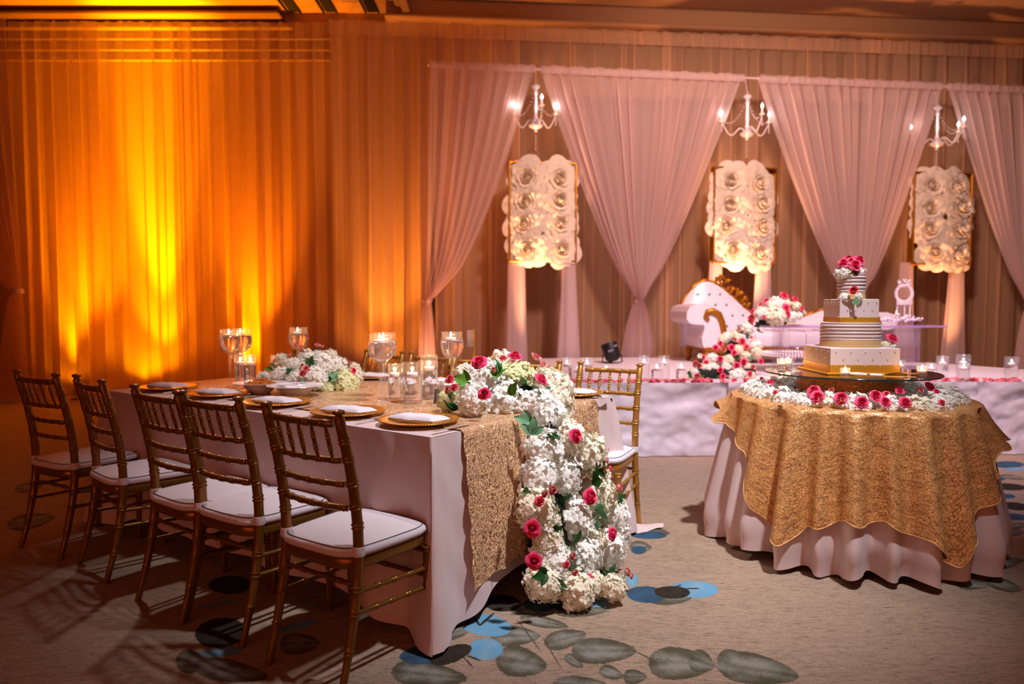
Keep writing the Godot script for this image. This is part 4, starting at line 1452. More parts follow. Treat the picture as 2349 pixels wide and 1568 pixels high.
func chairs() -> void:
	var near_ := make_chair(M.chair_gold)
	tag(near_, "gold spindle-backed chair with white cushion nearest the camera", "chair", "gold chairs around the long table")
	near_.position = tb(0.165, -0.468, 0)
	near_.rotation.y = deg_to_rad(-34.4)
	dup(near_, "gold spindle-backed chair directly left of the nearest one, overlapping the chair beyond", tb(0.715, -0.455, 0), -34.4)
	dup(near_, "gold spindle-backed chair in the middle of the near row of five", tb(1.075, -0.47, 0), -38.0)
	dup(near_, "gold spindle-backed chair, second from the far left end of the near row", tb(1.735, -0.432, 0), -43.0)
	dup(near_, "gold spindle-backed chair at the far left end of the near row", tb(2.225, -0.462, 0), -30.0)
	var far_ := make_chair(M.chair_bright)
	tag(far_, "gold spindle-backed chair pulled up at the table's right end, beyond the cascade", "chair", "gold chairs around the long table")
	far_.position = tb(0.13, 1.70, 0)
	far_.rotation.y = deg_to_rad(145.6 + 6)
	dup(far_, "gold spindle-backed chair mostly hidden by the front flowers, its right post showing", tb(0.625, 1.665, 0), 145.6)
	dup(far_, "gold spindle-backed chair behind the front flowers and the right glass goblet", tb(1.12, 1.72, 0), 145.6)
	dup(far_, "gold spindle-backed chair seen through the glass cylinders on the far side", tb(1.565, 1.77, 0), 145.6)
	dup(far_, "farthest gold spindle-backed chair, behind the two middle glass goblets", tb(1.99, 1.74, 0), 145.6)

# ---------------------------------------------------------------- long table
func long_table() -> void:
	var L := 2.48
	var W := 1.474
	var b := Buf.new()
	b.grid(20, 14, func(a, s): return tb(a * L, s * W, TABLE), false)
	# skirt round the edge, longer at the corners
	var per := 2 * (L + W)
	var pt := func(s: float) -> Array:
		s = fposmod(s, per)
		if s < L:
			return [Vector2(s, 0), Vector2(0, -1), minf(s, L - s)]
		s -= L
		if s < W:
			return [Vector2(L, s), Vector2(1, 0), minf(s, W - s)]
		s -= W
		if s < L:
			return [Vector2(L - s, W), Vector2(0, 1), minf(s, L - s)]
		s -= L
		return [Vector2(0, W - s), Vector2(-1, 0), minf(s, W - s)]
	var corner := [0.0, L, L + W, 2 * L + W]
	b.grid(760, 26, func(a, s):
		var u: float = a * per
		var q: Array = pt.call(u)
		var down: float = 1 - s
		var nrm: Vector2 = q[1]
		var near_c: float = q[2]
		# round the direction at the corners
		var cdir := Vector2(signf(q[0].x - L / 2), signf(q[0].y - W / 2)).normalized()
		var k: float = exp(-pow(near_c / 0.03, 2.0))
		nrm = nrm.lerp(cdir, 0.9 * k).normalized()
		var ease: float = pow(down, 0.8)
		var out: float = 0.006 + 0.035 * ease
		out += 0.11 * ease * exp(-pow(near_c / (0.010 + 0.020 * down), 2.0)) + 0.003 * sin(u * 31.0 + down * 9.0) * sin(down * 11.0 + u * 4.0)
		out -= 0.035 * ease * exp(-pow((near_c - 0.12) / 0.05, 2.0))
		out += 0.028 * ease * exp(-pow((near_c - 0.24) / 0.07, 2.0))
		out += 0.010 * ease * sin(u * 9.0) + 0.006 * ease * sin(u * 21.0 + 1.0)
		var hem: float = 0.012 + 0.105 * smoothstep(0.08, 0.40, near_c)
		if absf(nrm.y) > 0.8:
			hem *= 0.75
		hem += 0.008 * sin(u * 13.0)
		var y: float = lerpf(TABLE, hem, down)
		if down < 0.08:
			y = TABLE - 0.7 * hem * 0 - (TABLE - hem) * down
		var xy: Vector2 = q[0] + nrm * out
		return tb(xy.x, xy.y, y), true)
	tag(part("tablecloth", b, M.cloth), "pinkish white cloth covering the long banquet table to the floor", "tablecloth")
	# the table itself
	var t := thing("banquet_table", "long banquet table standing under the white cloth and gold runner", "table", tb(L / 2, W / 2, 0), 35.8 + 90.0)
	t.rotation.y = atan2(0.585, -0.811)
	b = Buf.new()
	b.box(Vector3(0, TABLE - 0.022, 0), Vector3(L - 0.02, 0.03, W - 0.02), 0.006)
	part("tabletop", b, M.pole, t)
	for x in [-1.0, 1.0]:
		for z in [-0.6, 0.0, 0.6]:
			b = Buf.new()
			b.tube([Vector3(x, 0.0, z), Vector3(x, TABLE - 0.036, z)], 0.014, 8)
			part("leg", b, M.pole, t)
	# sequin runner: along the top and down both ends, scalloped
	b = Buf.new()
	var tot := L + 2 * 0.64
	b.grid(150, 90, func(a, s):
		var v: float = a * tot - 0.64
		var edge: float = 0.012 * absf(sin(v * 26.0))
		var bb: float = lerpf(0.17 - edge, 1.25 + edge, s)
		var fold: float = 0.006 * sin(bb * 15.0) + 0.004 * sin(bb * 37.0 + 1)
		if v < 0:
			var d: float = -v - 0.016 * absf(sin(bb * 24.0)) * smoothstep(0.5, 0.64, -v)
			d *= 0.96 + 0.05 * sin(bb * 4.0 + 2.0)
			return tb(-0.018 - 0.045 * pow(d / 0.6, 0.8) - fold * d * 2.0, bb, TABLE + 0.006 - d)
		if v > L:
			var d: float = v - L
			return tb(L + 0.018 + 0.05 * pow(d / 0.6, 0.8) + fold * d * 2.0, bb, TABLE + 0.006 - d)
		return tb(lerpf(-0.014, L + 0.014, v / L), bb, TABLE + 0.006), false, func(a, s): return Vector2(a * tot, s * 1.08) * 1.5)
	tag(part("table_runner", b, M.runner), "rose gold sequin runner along the long table, hanging over its near end", "table runner")
	# cloth corner lying on the carpet
	b = Buf.new()
	b.grid(16, 12, func(a, s):
		var p := P(0.60, 0.0, 3.98).lerp(P(0.86, 0, 3.99), a).lerp(P(0.58, 0, 3.78).lerp(P(0.84, 0, 3.92), a), s)
		return p + Vector3(0, 0.004 + 0.035 * sin(PI * a) * sin(PI * s) * (1.2 - a) + 0.006 * sin(a * 9.0), 0))
	tag(part("fallen_cloth", b, M.cloth), "end of white cloth lying on the carpet at the table's far right corner", "cloth")

func place_settings() -> void:
	var charger_b := Buf.new()
	charger_b.lathe([[0.001, 0.004], [0.09, 0.0], [0.095, 0.002], [0.11, 0.012], [0.15, 0.017], [0.160, 0.0185], [0.163, 0.0165], [0.160, 0.021], [0.150, 0.0205], [0.11, 0.016], [0.095, 0.006], [0.001, 0.006]], 48)
	var cm := charger_b.mesh()
	var rim_b := Buf.new()
	for i in 84:
		var a := TAU * i / 84
		rim_b.lathe([[0.0004, -0.0035], [0.0036, 0.0], [0.0004, 0.0035]], 5, Vector3(0.1605 * cos(a), 0.0205, 0.1605 * sin(a)))
	var rm := rim_b.mesh()
	var nb := Buf.new()
	nb.grid(22, 22, func(a, s):
		var x: float = (a - 0.5) * 2
		var z: float = (s - 0.5) * 2
		var r := maxf(absf(x), absf(z))
		var h: float = 0.016 * (1 - pow(r, 5.0)) + 0.003 * sin(x * 7 + z * 3) * (1 - r)
		return Vector3(x * 0.115 + 0.012 * z, 0.022 + h, -z * 0.06 * (1 - 0.25 * absf(x)) ))
	nb.grid(22, 2, func(a, s):
		var x: float = (a - 0.5) * 2
		return Vector3(x * 0.112, 0.012 + 0.012 * s, 0.05 + 0.006 * s))
	var nm := nb.mesh()
	var fork := Buf.new()
	fork.grid(4, 20, func(a, s):
		var u: float = a * 2 - 1
		var w: float = lerpf(0.009, 0.004, smoothstep(0.0, 0.5, s)) + 0.008 * smoothstep(0.6, 0.75, s)
		return Vector3(u * w, 0.004 + 0.010 * smoothstep(0.65, 1.0, s) - 0.002 * u * u, -0.09 + 0.13 * s))
	for i in 4:
		fork.tube([Vector3(-0.009 + 0.006 * i, 0.013, 0.036), Vector3(-0.0095 + 0.0063 * i, 0.016, 0.06), Vector3(-0.009 + 0.006 * i, 0.013, 0.085)], 0.0013, 5)
	var fm := fork.mesh()
	var knife := Buf.new()
	knife.grid(5, 20, func(a, s):
		var u: float = a * 2 - 1
		var w: float = lerpf(0.0085, 0.006, s) + 0.004 * smoothstep(0.45, 0.55, s) - 0.009 * smoothstep(0.93, 1.0, s)
		return Vector3(u * w, 0.008 - 0.004 * u * u * (1 - 0.8 * smoothstep(0.4, 0.5, s)), -0.11 + 0.22 * s))
	var km := knife.mesh()
	var spots := [[0.235, 0.185, "at the near end of the long table", 0.0], [0.645, 0.175, "left of the nearest charger, above the near chair's back", 0.0], [1.165, 0.185, "behind the second chair, near the white bowls", 0.0], [1.70, 0.215, "fourth along the near side, half behind chair backs", 0.0], [2.21, 0.215, "at the far left end of the near side", 0.0],
		[0.165, 1.325, "on the far side beyond the cascade, right of the flowers", 180.0], [0.66, 1.315, "on the far side behind the front flowers", 180.0], [1.16, 1.315, "on the far side behind the glass cylinders", 180.0], [1.68, 1.315, "on the far side behind the rear flower mound", 180.0], [2.2, 1.315, "at the far corner of the long table", 180.0]]
	var g := "gold chargers around the long table"
	for q in spots:
		var dirn: float = -35.8 + q[3]
		var t := thing("charger_plate", "gold beaded charger plate " + q[2], "plate", tb(q[0], q[1], TABLE + 0.004), dirn, g)
		part("plate", cm, M.charger, t)
		specks("beaded_rim", rm, M.charger, t)
		var o := part("napkin", nm, M.napkin)
		o.position = tb(q[0], q[1], TABLE + 0.004)
		o.rotation.y = deg_to_rad(dirn + 6)
		tag(o, "white napkin on the charger " + q[2], "napkin", "folded napkins on the chargers")
		var side := -1.0 if q[3] == 0.0 else 1.0
		for e in [["fork", fm, -0.20, 0.04, "fork beside the charger "], ["knife", km, 0.205, -0.03, "knife beside the charger "]]:
			var f := part(e[0], e[1], M.steel)
			f.position = tb(q[0] + side * e[2], q[1] - side * e[3], TABLE + 0.007)
			f.rotation.y = deg_to_rad(dirn + 180)
			tag(f, e[4] + q[2], e[0], e[0] + "s around the long table")
	# bowls
	var bowl := func(at: Vector3, label: String, r: float) -> Node3D:
		var t := thing("bowl", label, "bowl", at, 0, "white rimmed bowls on the long table")
		var b := Buf.new()
		b.lathe([[0.001, 0.003], [0.05, 0.0], [0.055, 0.006], [0.085 * r, 0.04], [0.093 * r, 0.052], [0.14 * r, 0.058], [0.142 * r, 0.061], [0.092 * r, 0.056], [0.082 * r, 0.042], [0.05, 0.012], [0.001, 0.01]], 40)
		part("bowl_body", b, M.porcelain, t)
		return t
	var t: Node3D = bowl.call(tb(1.60, 0.40, TABLE + 0.006), "white rimmed bowl heaped with yellow snacks, left of its twin", 1.0)
	rng.seed = 90
	var b := Buf.new()
	for i in 170:
		var a := rng.randf() * TAU
		var r := sqrt(rng.randf()) * 0.075
		b.box(Vector3(r * cos(a), 0.048 + 0.028 * (1 - r / 0.075) + rng.randf() * 0.006, r * sin(a)), Vector3(0.026, 0.005, 0.005), 0.001, Basis.from_euler(Vector3(rng.randf() * 3, rng.randf() * 6, rng.randf() * 3)))
	var sn := part("fried_snack", b, M.snack)
	sn.position = t.position
	tag(sn, "heap of yellow crunchy snacks in the white bowl", "snack")
	sn.set_meta("kind", "stuff")
	t = bowl.call(tb(1.335, 0.43, TABLE + 0.006), "white rimmed bowl holding a white printed card, right of the snack bowl", 1.05)
	b = Buf.new()
	b.box(Vector3(-0.03, 0.066, 0), Vector3(0.12, 0.006, 0.09), 0.002)
	var card := thing("menu_card", "white card with dark print lying in the right white bowl", "card", t.position)
	part("card", b, M.napkin, card)
	b = Buf.new()
	for i in 3:
		b.box(Vector3(0.0 + 0.02 * i, 0.0697, 0.02 - 0.018 * i), Vector3(0.03, 0.0015, 0.008), 0.0005)
	part("print", b, M.ink, card)
	for q in [[0.92, 0.93, "white bowl of floating blossoms behind the middle glass cylinder"], [0.74, 0.98, "white bowl of floating blossoms behind the right glass cylinder"]]:
		t = bowl.call(tb(q[0], q[1], TABLE + 0.006), q[2], 0.78)
		for i in 3:
			var o := part("blossom", M.star, M.bloom_white)
			o.position = t.position + Vector3(-0.04 + 0.04 * i, 0.056, 0.02 * (i % 2))
			o.scale = Vector3.ONE * 0.03
			tag(o, "%s white blossom in the %s" % [["left", "middle", "right"][i], q[2].trim_prefix("white ")], "flower", "blossoms in the white bowls")
			part("stamens", M.stamen_mesh, M.stamen, o)
	# shakers
	for q in [[0.545, 0.66, "pepper shaker with steel cap beside the front flowers", "pepper"], [0.60, 0.80, "second shaker with steel cap, just behind the pepper shaker", "salt"], [1.94, 0.545, "salt shaker by the left end of the rear flower mound", "salt"]]:
		var at := tb(q[0], q[1], TABLE + 0.006)
		var sh := thing("shaker", q[2], "shaker", at, 0, "salt and pepper shakers")
		b = Buf.new()
		b.lathe([[0.001, 0.0], [0.022, 0.0], [0.023, 0.004], [0.017, 0.03], [0.013, 0.07], [0.0125, 0.085]], 16)
		part("glass", b, M.glass, sh)
		b = Buf.new()
		b.lathe([[0.001, 0.003], [0.020, 0.003], [0.0155, 0.03], [0.0118, 0.07], [0.001, 0.071]], 16)
		part("filling", b, M[q[3]], sh)
		b = Buf.new()
		b.lathe([[0.0135, 0.084], [0.014, 0.096], [0.011, 0.103], [0.001, 0.106]], 16)
		part("cap", b, M.steel, sh)
	# candle glasses
	for q in [[0.80, 0.53, "stemmed glass candle bowl in the table's middle, left of the near pair"], [0.905, 0.66, "stemmed glass candle bowl overlapping the near one from behind"], [0.675, 0.93, "stemmed glass candle bowl standing right, behind the front flowers"], [2.03, 0.50, "stemmed glass candle bowl at the far left, nearest of that cluster"], [2.08, 0.61, "stemmed glass candle bowl at the far left, behind its neighbour"], [1.97, 0.95, "stemmed glass candle bowl rising behind the rear flower mound"]]:
		goblet(tb(q[0], q[1], TABLE + 0.006), q[2], "candle floating in the " + q[2].replace("stemmed glass candle bowl", "stemmed bowl"))
	for q in [[0.80, 0.625, 0.034, 0.185, "narrow glass cylinder with floating candle, leftmost of the middle three"], [0.655, 0.60, 0.050, 0.20, "widest glass cylinder with floating candle, nearest of the middle three"], [0.69, 0.765, 0.044, 0.225, "tallest glass cylinder with floating candle, right of the middle three"], [1.93, 0.50, 0.034, 0.20, "glass cylinder right of the far left stemmed bowls"], [2.02, 0.63, 0.034, 0.18, "glass cylinder tucked behind the far left stemmed bowls"], [1.98, 0.80, 0.046, 0.17, "glass cylinder with candle just left of the rear flower mound"]]:
		cylinder(tb(q[0], q[1], TABLE + 0.006), q[2], q[3], q[4], "candle floating in the " + q[4].replace(" with floating candle", "").replace(" with candle", ""), "flame", "glass cylinders on the long table")
	# table number stand, seen edge on
	t = thing("table_number_stand", "slim gold stand with a clear plate behind the front flowers", "stand", tb(0.62, 1.05, TABLE + 0.006))
	b = Buf.new()
	b.lathe([[0.001, 0.0], [0.04, 0.0], [0.04, 0.006], [0.006, 0.012], [0.0045, 0.06], [0.0045, 0.16], [0.008, 0.19], [0.0085, 0.20], [0.005, 0.225], [0.0045, 0.33], [0.006, 0.345], [0.001, 0.35]], 10)
	part("rod", b, M.charger, t)
	b = Buf.new()
	b.box(Vector3(-0.02, 0.30, 0), Vector3(0.035, 0.09, 0.004), 0.001)
	part("clear_plate", b, M.glass, t)
	# flowers
	rng.seed = 71
	rose_turn = Vector3(0.1, 0.25, 0.9)
	t = thing("flower_arrangement", "dome of white hydrangeas and pink roses in the middle of the long table", "flowers", tb(1.6, 0.74, TABLE + 0.006))
	var mid := tb(1.6, 0.74, 0.74)
	core = func(p): return p - mid
	b = Buf.new()
	b.lathe([[0.15, 0.0], [0.18, 0.02], [0.15, 0.07], [0.09, 0.11], [0.001, 0.12]], 20)
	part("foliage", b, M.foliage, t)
	fl(t,"h",-1.442,0.820,-4.099,0.040)
	fl(t,"h",-1.322,0.850,-4.007,0.047)
	fl(t,"h",-1.220,0.835,-3.958,0.043)
	fl(t,"h",-1.093,0.838,-3.967,0.059)
	fl(t,"g",-0.924,0.789,-4.051,0.074)
	fl(t,"h",-1.072,0.914,-4.101,0.069)
	fl(t,"h",-1.189,0.934,-4.158,0.062)
	fl(t,"h",-1.010,0.899,-4.182,0.058)
	fl(t,"h",-1.261,0.908,-4.068,0.044)
	fl(t,"c",-1.344,0.936,-4.129,0.033)
	fl(t,"h",-1.126,0.958,-4.169,0.037)
	fl(t,"c",-1.054,0.957,-4.178,0.035)
	fl(t,"c",-0.901,0.832,-4.188,0.045)
	fl(t,"g",-1.026,0.779,-3.961,0.037)
	fl(t,"c",-1.187,0.889,-4.010,0.036)
	fl(t,"c",-0.917,0.877,-4.190,0.029)
	fl(t,"L",-1.287,0.947,-4.141,0.018)
	fl(t,"P",-1.156,0.860,-3.942,0.024)
	fl(t,"P",-1.146,0.889,-3.970,0.018)
	fl(t,"L",-1.172,0.903,-3.986,0.014)
	fl(t,"R",-0.916,0.864,-4.111,0.020)
	fl(t,"L",-1.253,1.004,-4.148,0.020)
	fl(t,"L",-1.224,0.990,-4.153,0.020)
	fl(t,"L",-1.135,1.001,-4.167,0.021)
	fl(t,"L",-1.110,0.997,-4.171,0.014)
	fl(t,"L",-0.966,0.903,-4.187,0.017)
	fl(t,"L",-0.944,0.896,-4.189,0.014)
	fl(t,"L",-1.367,0.916,-4.123,0.018)
	fl(t,"v",-1.377,0.878,-4.041,0.032)
	fl(t,"v",-1.378,0.898,-4.092,0.024)
	fl(t,"v",-1.137,0.927,-4.029,0.040)
	fl(t,"v",-1.120,0.906,-3.996,0.028)
	fl(t,"v",-1.245,0.877,-3.965,0.027)
	fl(t,"v",-1.004,0.845,-3.974,0.031)
	fl(t,"v",-0.971,0.846,-3.999,0.024)
	fl(t,"v",-1.247,0.940,-4.077,0.028)
	fl(t,"v",-1.314,0.956,-4.136,0.016)
	fl(t,"v",-1.255,0.976,-4.147,0.025)
	fl(t,"v",-1.138,0.979,-4.167,0.025)
	fl(t,"v",-0.993,0.754,-3.939,0.027)
	fl(t,"v",-1.150,0.819,-3.917,0.023)
	t = thing("flower_cascade", "white hydrangea cascade with pink roses falling from the table's near end to the carpet", "flowers", tb(-0.2, 0.64, 0))
	bloom_scale = 1.24
	core = func(p: Vector3):
		if p.y > 0.80:
			return p - tb(0.15, 0.72, 0.74)
		var c2 := tb(0.02, 0.68, p.y * 0.92)
		return (p - c2) + Vector3(0, 0.02, 0)
	b = Buf.new()
	var hub := func(a, bb, h): return tb(a, bb, h) - t.position
	b.tube([hub.call(0.32, 0.74, 0.79), hub.call(0.2, 0.72, 0.83), hub.call(0.05, 0.72, 0.82), hub.call(-0.045, 0.72, 0.76), hub.call(-0.09, 0.70, 0.62), hub.call(-0.10, 0.68, 0.45), hub.call(-0.12, 0.67, 0.25), hub.call(-0.14, 0.66, 0.05)], [0.04, 0.07, 0.06, 0.04, 0.04, 0.05, 0.06, 0.05], 12)
	b.tube([hub.call(-0.14, 0.50, 0.05), hub.call(-0.16, 0.88, 0.05)], 0.04, 9)
	b.tube([hub.call(-0.12, 0.52, 0.22), hub.call(-0.13, 0.88, 0.26)], 0.04, 9)
	b.tube([hub.call(-0.10, 0.54, 0.42), hub.call(-0.11, 0.84, 0.44)], 0.035, 9)
	part("foliage", b, M.foliage, t)
	fl(t,"h",-0.177,0.837,-3.050,0.059)
	fl(t,"h",-0.041,0.824,-3.178,0.077)
	fl(t,"g",-0.304,0.820,-3.183,0.039)
	fl(t,"h",-0.149,0.928,-3.304,0.075)
	fl(t,"g",0.022,0.917,-3.412,0.074)
	fl(t,"c",-0.059,0.966,-3.524,0.056)
	fl(t,"h",0.138,0.780,-3.226,0.101)
	fl(t,"c",0.213,0.821,-3.443,0.099)
	fl(t,"c",-0.242,0.936,-3.308,0.038)
	fl(t,"h",-0.221,0.863,-3.234,0.041)
	fl(t,"R",-0.146,0.984,-3.165,0.037)
	fl(t,"R",0.013,0.993,-3.399,0.037)
	fl(t,"R",0.133,0.891,-3.326,0.036)
	fl(t,"R",-0.112,0.878,-2.914,0.027)
	fl(t,"P",-0.267,0.918,-3.096,0.022)
	fl(t,"L",-0.266,0.880,-3.009,0.022)
	fl(t,"P",-0.249,0.884,-3.087,0.019)
	fl(t,"L",0.110,0.983,-3.416,0.033)
	fl(t,"L",0.144,0.948,-3.431,0.026)
	fl(t,"P",-0.043,0.985,-3.387,0.024)
	fl(t,"L",-0.079,0.960,-3.070,0.016)
	fl(t,"v",-0.262,0.813,-3.084,0.055)
	fl(t,"v",-0.222,0.910,-3.143,0.056)
	fl(t,"v",-0.057,0.945,-3.207,0.049)
	fl(t,"v",0.008,0.880,-3.090,0.048)
	fl(t,"v",0.118,0.857,-3.144,0.032)
	fl(t,"v",-0.253,0.856,-3.027,0.039)
	fl(t,"v",0.054,0.885,-3.192,0.049)
	fl(t,"v",-0.065,0.967,-3.195,0.041)
	fl(t,"v",0.043,0.758,-3.000,0.046)
	fl(t,"v",0.153,0.859,-3.195,0.033)
	fl(t,"h",0.146,0.633,-3.039,0.082)
	fl(t,"c",0.272,0.654,-3.231,0.083)
	fl(t,"c",0.372,0.552,-3.336,0.081)
	fl(t,"h",0.119,0.525,-2.957,0.072)
	fl(t,"h",0.244,0.500,-3.129,0.087)
	fl(t,"c",0.098,0.408,-2.879,0.070)
	fl(t,"h",0.302,0.297,-3.133,0.084)
	fl(t,"c",0.430,0.349,-3.341,0.077)
	fl(t,"h",0.505,0.234,-3.405,0.074)
	fl(t,"h",0.517,0.157,-3.392,0.063)
	fl(t,"c",0.156,0.262,-2.905,0.054)
	fl(t,"h",0.171,0.188,-2.898,0.068)
	fl(t,"h",0.348,0.131,-3.134,0.082)
	fl(t,"h",0.469,0.099,-3.299,0.076)
	fl(t,"c",0.133,0.117,-2.815,0.061)
	fl(t,"c",0.281,0.070,-2.856,0.067)
	fl(t,"c",0.357,0.070,-2.932,0.045)
	fl(t,"c",0.433,0.070,-2.903,0.043)
	fl(t,"c",0.211,0.115,-2.927,0.034)
	fl(t,"c",0.174,0.337,-2.962,0.034)
	fl(t,"c",0.400,0.171,-3.226,0.050)
	fl(t,"R",0.272,0.672,-3.088,0.035)
	fl(t,"R",0.336,0.408,-3.076,0.039)
	fl(t,"R",0.077,0.391,-2.692,0.035)
	fl(t,"R",0.083,0.276,-2.655,0.033)
	fl(t,"R",0.445,0.218,-3.160,0.032)
	fl(t,"R",0.318,0.091,-2.924,0.035)
	fl(t,"L",0.160,0.501,-2.829,0.025)
	fl(t,"L",0.127,0.499,-2.780,0.018)
	fl(t,"P",0.108,0.472,-2.770,0.021)
	fl(t,"L",0.425,0.532,-3.228,0.018)
	fl(t,"P",0.447,0.488,-3.271,0.018)
	fl(t,"L",0.483,0.400,-3.262,0.027)
	fl(t,"L",0.241,0.231,-2.841,0.019)
	fl(t,"P",0.218,0.201,-2.821,0.016)
	fl(t,"L",0.249,0.168,-2.828,0.019)
	fl(t,"L",0.498,0.070,-3.087,0.024)
	fl(t,"L",0.511,0.070,-3.040,0.016)
	fl(t,"w",0.435,0.474,-3.221,0.025)
	fl(t,"w",0.516,0.323,-3.279,0.024)
	fl(t,"w",0.144,0.374,-2.756,0.023)
	fl(t,"w",0.467,0.070,-3.003,0.023)
	fl(t,"v",0.176,0.674,-3.010,0.054)
	fl(t,"v",0.372,0.479,-3.219,0.066)
	fl(t,"v",0.403,0.500,-3.274,0.059)
	fl(t,"v",0.511,0.326,-3.362,0.043)
	fl(t,"v",0.434,0.070,-3.044,0.062)
	fl(t,"v",0.405,0.070,-3.003,0.054)
	fl(t,"v",0.403,0.293,-3.190,0.057)
	fl(t,"v",0.184,0.330,-2.886,0.033)
	fl(t,"v",0.251,0.261,-2.955,0.061)
	fl(t,"v",0.087,0.750,-2.910,0.045)
	fl(t,"v",0.221,0.434,-2.981,0.046)
	fl(t,"v",0.372,0.268,-3.135,0.048)
	fl(t,"v",0.103,0.197,-2.714,0.042)
	fl(t,"v",0.204,0.115,-2.829,0.044)
	fl(t,"v",0.062,0.510,-2.778,0.036)
	fl(t,"v",0.264,0.145,-2.929,0.038)
	fl(t,"v",0.463,0.070,-3.023,0.047)

# ---------------------------------------------------------------- round cake table
const RC := Vector3(1.77, 0, -3.74)
const RR := 0.556

func round_fold(ph: float) -> float:
	var s := 0.70 * sin(ph * 25.0 + 1.1 * sin(ph * 3.0)) + 0.50 * sin(ph * 14.0 + 1.3 * sin(ph * 2.0 + 1.0))
	return signf(s) * pow(absf(s), 0.75)

func round_table() -> void:
	var t := thing("round_table", "round table under the white cloth and gold overlay", "table", RC)
	var b := Buf.new()
	b.lathe([[0.001, 0.715], [RR - 0.02, 0.715], [RR - 0.01, 0.725], [RR - 0.01, 0.745], [0.001, 0.75]], 40)
	part("tabletop", b, M.pole, t)
	for i in 4:
		var a := TAU * i / 4
		b = Buf.new()
		b.tube([Vector3(0.36 * cos(a), 0.0, 0.36 * sin(a)), Vector3(0.34 * cos(a), 0.72, 0.34 * sin(a))], 0.016, 8)
		part("leg", b, M.pole, t)
	# azimuth ph: 0 towards the camera, growing to the right as seen from it
	var dirv := func(ph: float) -> Vector3:
		var w := -0.442 + ph
		return Vector3(sin(w), 0, cos(w))
	b = Buf.new()
	b.grid(460, 26, func(a, s):
		var ph: float = (a - 0.5) * TAU
		var down: float = 1 - s
		var r: float
		var y: float
		if down < 0.2:
			r = RR * down / 0.2
			y = TABLE
		else:
			var k: float = (down - 0.2) / 0.8
			r = RR + 0.012 + 0.13 * pow(k, 0.9) + 0.056 * pow(k, 0.5) * round_fold(ph) * (1 + 0.3 * k) - 0.035 * smoothstep(0.82, 1.0, k)
			y = lerpf(TABLE, 0.03 + 0.014 * sin(ph * 7.0) + 0.012 * sin(ph * 17.0), k)
		return RC + dirv.call(ph) * r + Vector3(0, y, 0), true)
	tag(part("tablecloth", b, M.cloth), "white cloth hanging in soft folds around the round cake table", "tablecloth")
	# gold net overlay; how far it hangs at each bearing
	var keys := [[-180, 0.22], [-110, 0.20], [-84, 0.07], [-66, 0.15], [-48, 0.26], [-38, 0.46], [-30, 0.60], [-21, 0.62], [-12, 0.54], [0, 0.49], [14, 0.49], [26, 0.54], [36, 0.64], [42, 0.70], [45, 0.58], [54, 0.46], [64, 0.36], [74, 0.20], [90, 0.17], [130, 0.30], [180, 0.22]]
	var drop := func(ph: float) -> float:
		var d := rad_to_deg(ph)
		for i in keys.size() - 1:
			if d <= keys[i + 1][0]:
				return lerpf(keys[i][1], keys[i + 1][1], clampf((d - keys[i][0]) / (keys[i + 1][0] - keys[i][0]), 0, 1))
		return 0.22
	var surf := func(ph: float, down: float, hang: float) -> Vector3:
		var r: float
		var y: float
		if down < 0.25:
			r = RR * down / 0.25
			y = TABLE + 0.005
		else:
			var k: float = (down - 0.25) / 0.75
			var g: float = k * hang / 0.72
			r = RR + 0.026 + 0.13 * pow(g, 0.9) + 0.056 * pow(g, 0.45) * round_fold(ph) * (1 + 0.3 * g) + 0.008
			if absf(absf(rad_to_deg(ph)) - 80) < 14:
				r += 0.06 * pow(k, 2.0)
			y = TABLE + 0.005 - k * hang
		return RC + dirv.call(ph) * r + Vector3(0, y, 0)
	var hang_of := func(ph: float) -> float:
		return drop.call(ph) - 0.022 * (1 - absf(sin(ph * 13.0)))
	b = Buf.new()
	b.grid(460, 28, func(a, s):
		var ph: float = (a - 0.5) * TAU
		return surf.call(ph, 1 - s, hang_of.call(ph)), true, func(a, s): return Vector2(a * 6.0, s * 1.3))
	var o := thing("table_overlay", "scalloped gold net overlay draped over the round cake table", "table overlay", RC)
	part("net", b, M.overlay, o).position = -o.position
	b = Buf.new()
	var ring := []
	for i in 461:
		var ph := (i / 460.0 - 0.5) * TAU * 0.9999
		ring.append(surf.call(ph, 1.0, hang_of.call(ph)) - RC)
	b.tube(ring, 0.003, 5, false)
	part("corded_hem", b, M.overlay_edge, o)
	# flower ring
	t = thing("flower_ring", "ring of white hydrangeas and hot pink roses around the gold cake pedestal", "flowers", RC + Vector3(0, TABLE + 0.006, 0))
	rng.seed = 33
	bloom_scale = 1.1
	rose_turn = Vector3.ZERO
	core = func(_p): return Vector3(rng.randf_range(-.35, .35), 1.0, rng.randf_range(-.35, .35) + 0.25)
	for i in 46:
		var a := TAU * i / 46.0 * 2.0 + (0.07 if i >= 23 else 0.0)
		var r := 0.335 if i >= 23 else 0.465
		r += rng.randf_range(-.025, .025)
		var at := RC + Vector3(r * cos(a), TABLE + 0.028, r * sin(a))
		fl(t, ["h", "h", "c", "h", "c"][rng.randi() % 5], at.x, at.y, at.z, rng.randf_range(0.052, 0.064) * (0.85 if i >= 23 else 1.08))
	core = func(p: Vector3): return Vector3(p.x - RC.x, 0.25, p.z - RC.z) * Vector3(0.6, 1, 0.6) + Vector3(-0.02, 0.05, 0.12)
	fl(t,"R",1.336,0.835,-3.682,0.025)
	fl(t,"P",1.471,0.868,-3.871,0.023)
	fl(t,"R",1.376,0.835,-3.928,0.014)
	fl(t,"R",1.448,0.829,-3.411,0.031)
	fl(t,"R",1.434,0.808,-3.333,0.033)
	fl(t,"R",1.520,0.810,-3.284,0.032)
	fl(t,"R",1.583,0.800,-3.218,0.031)
	fl(t,"R",1.672,0.823,-3.271,0.030)
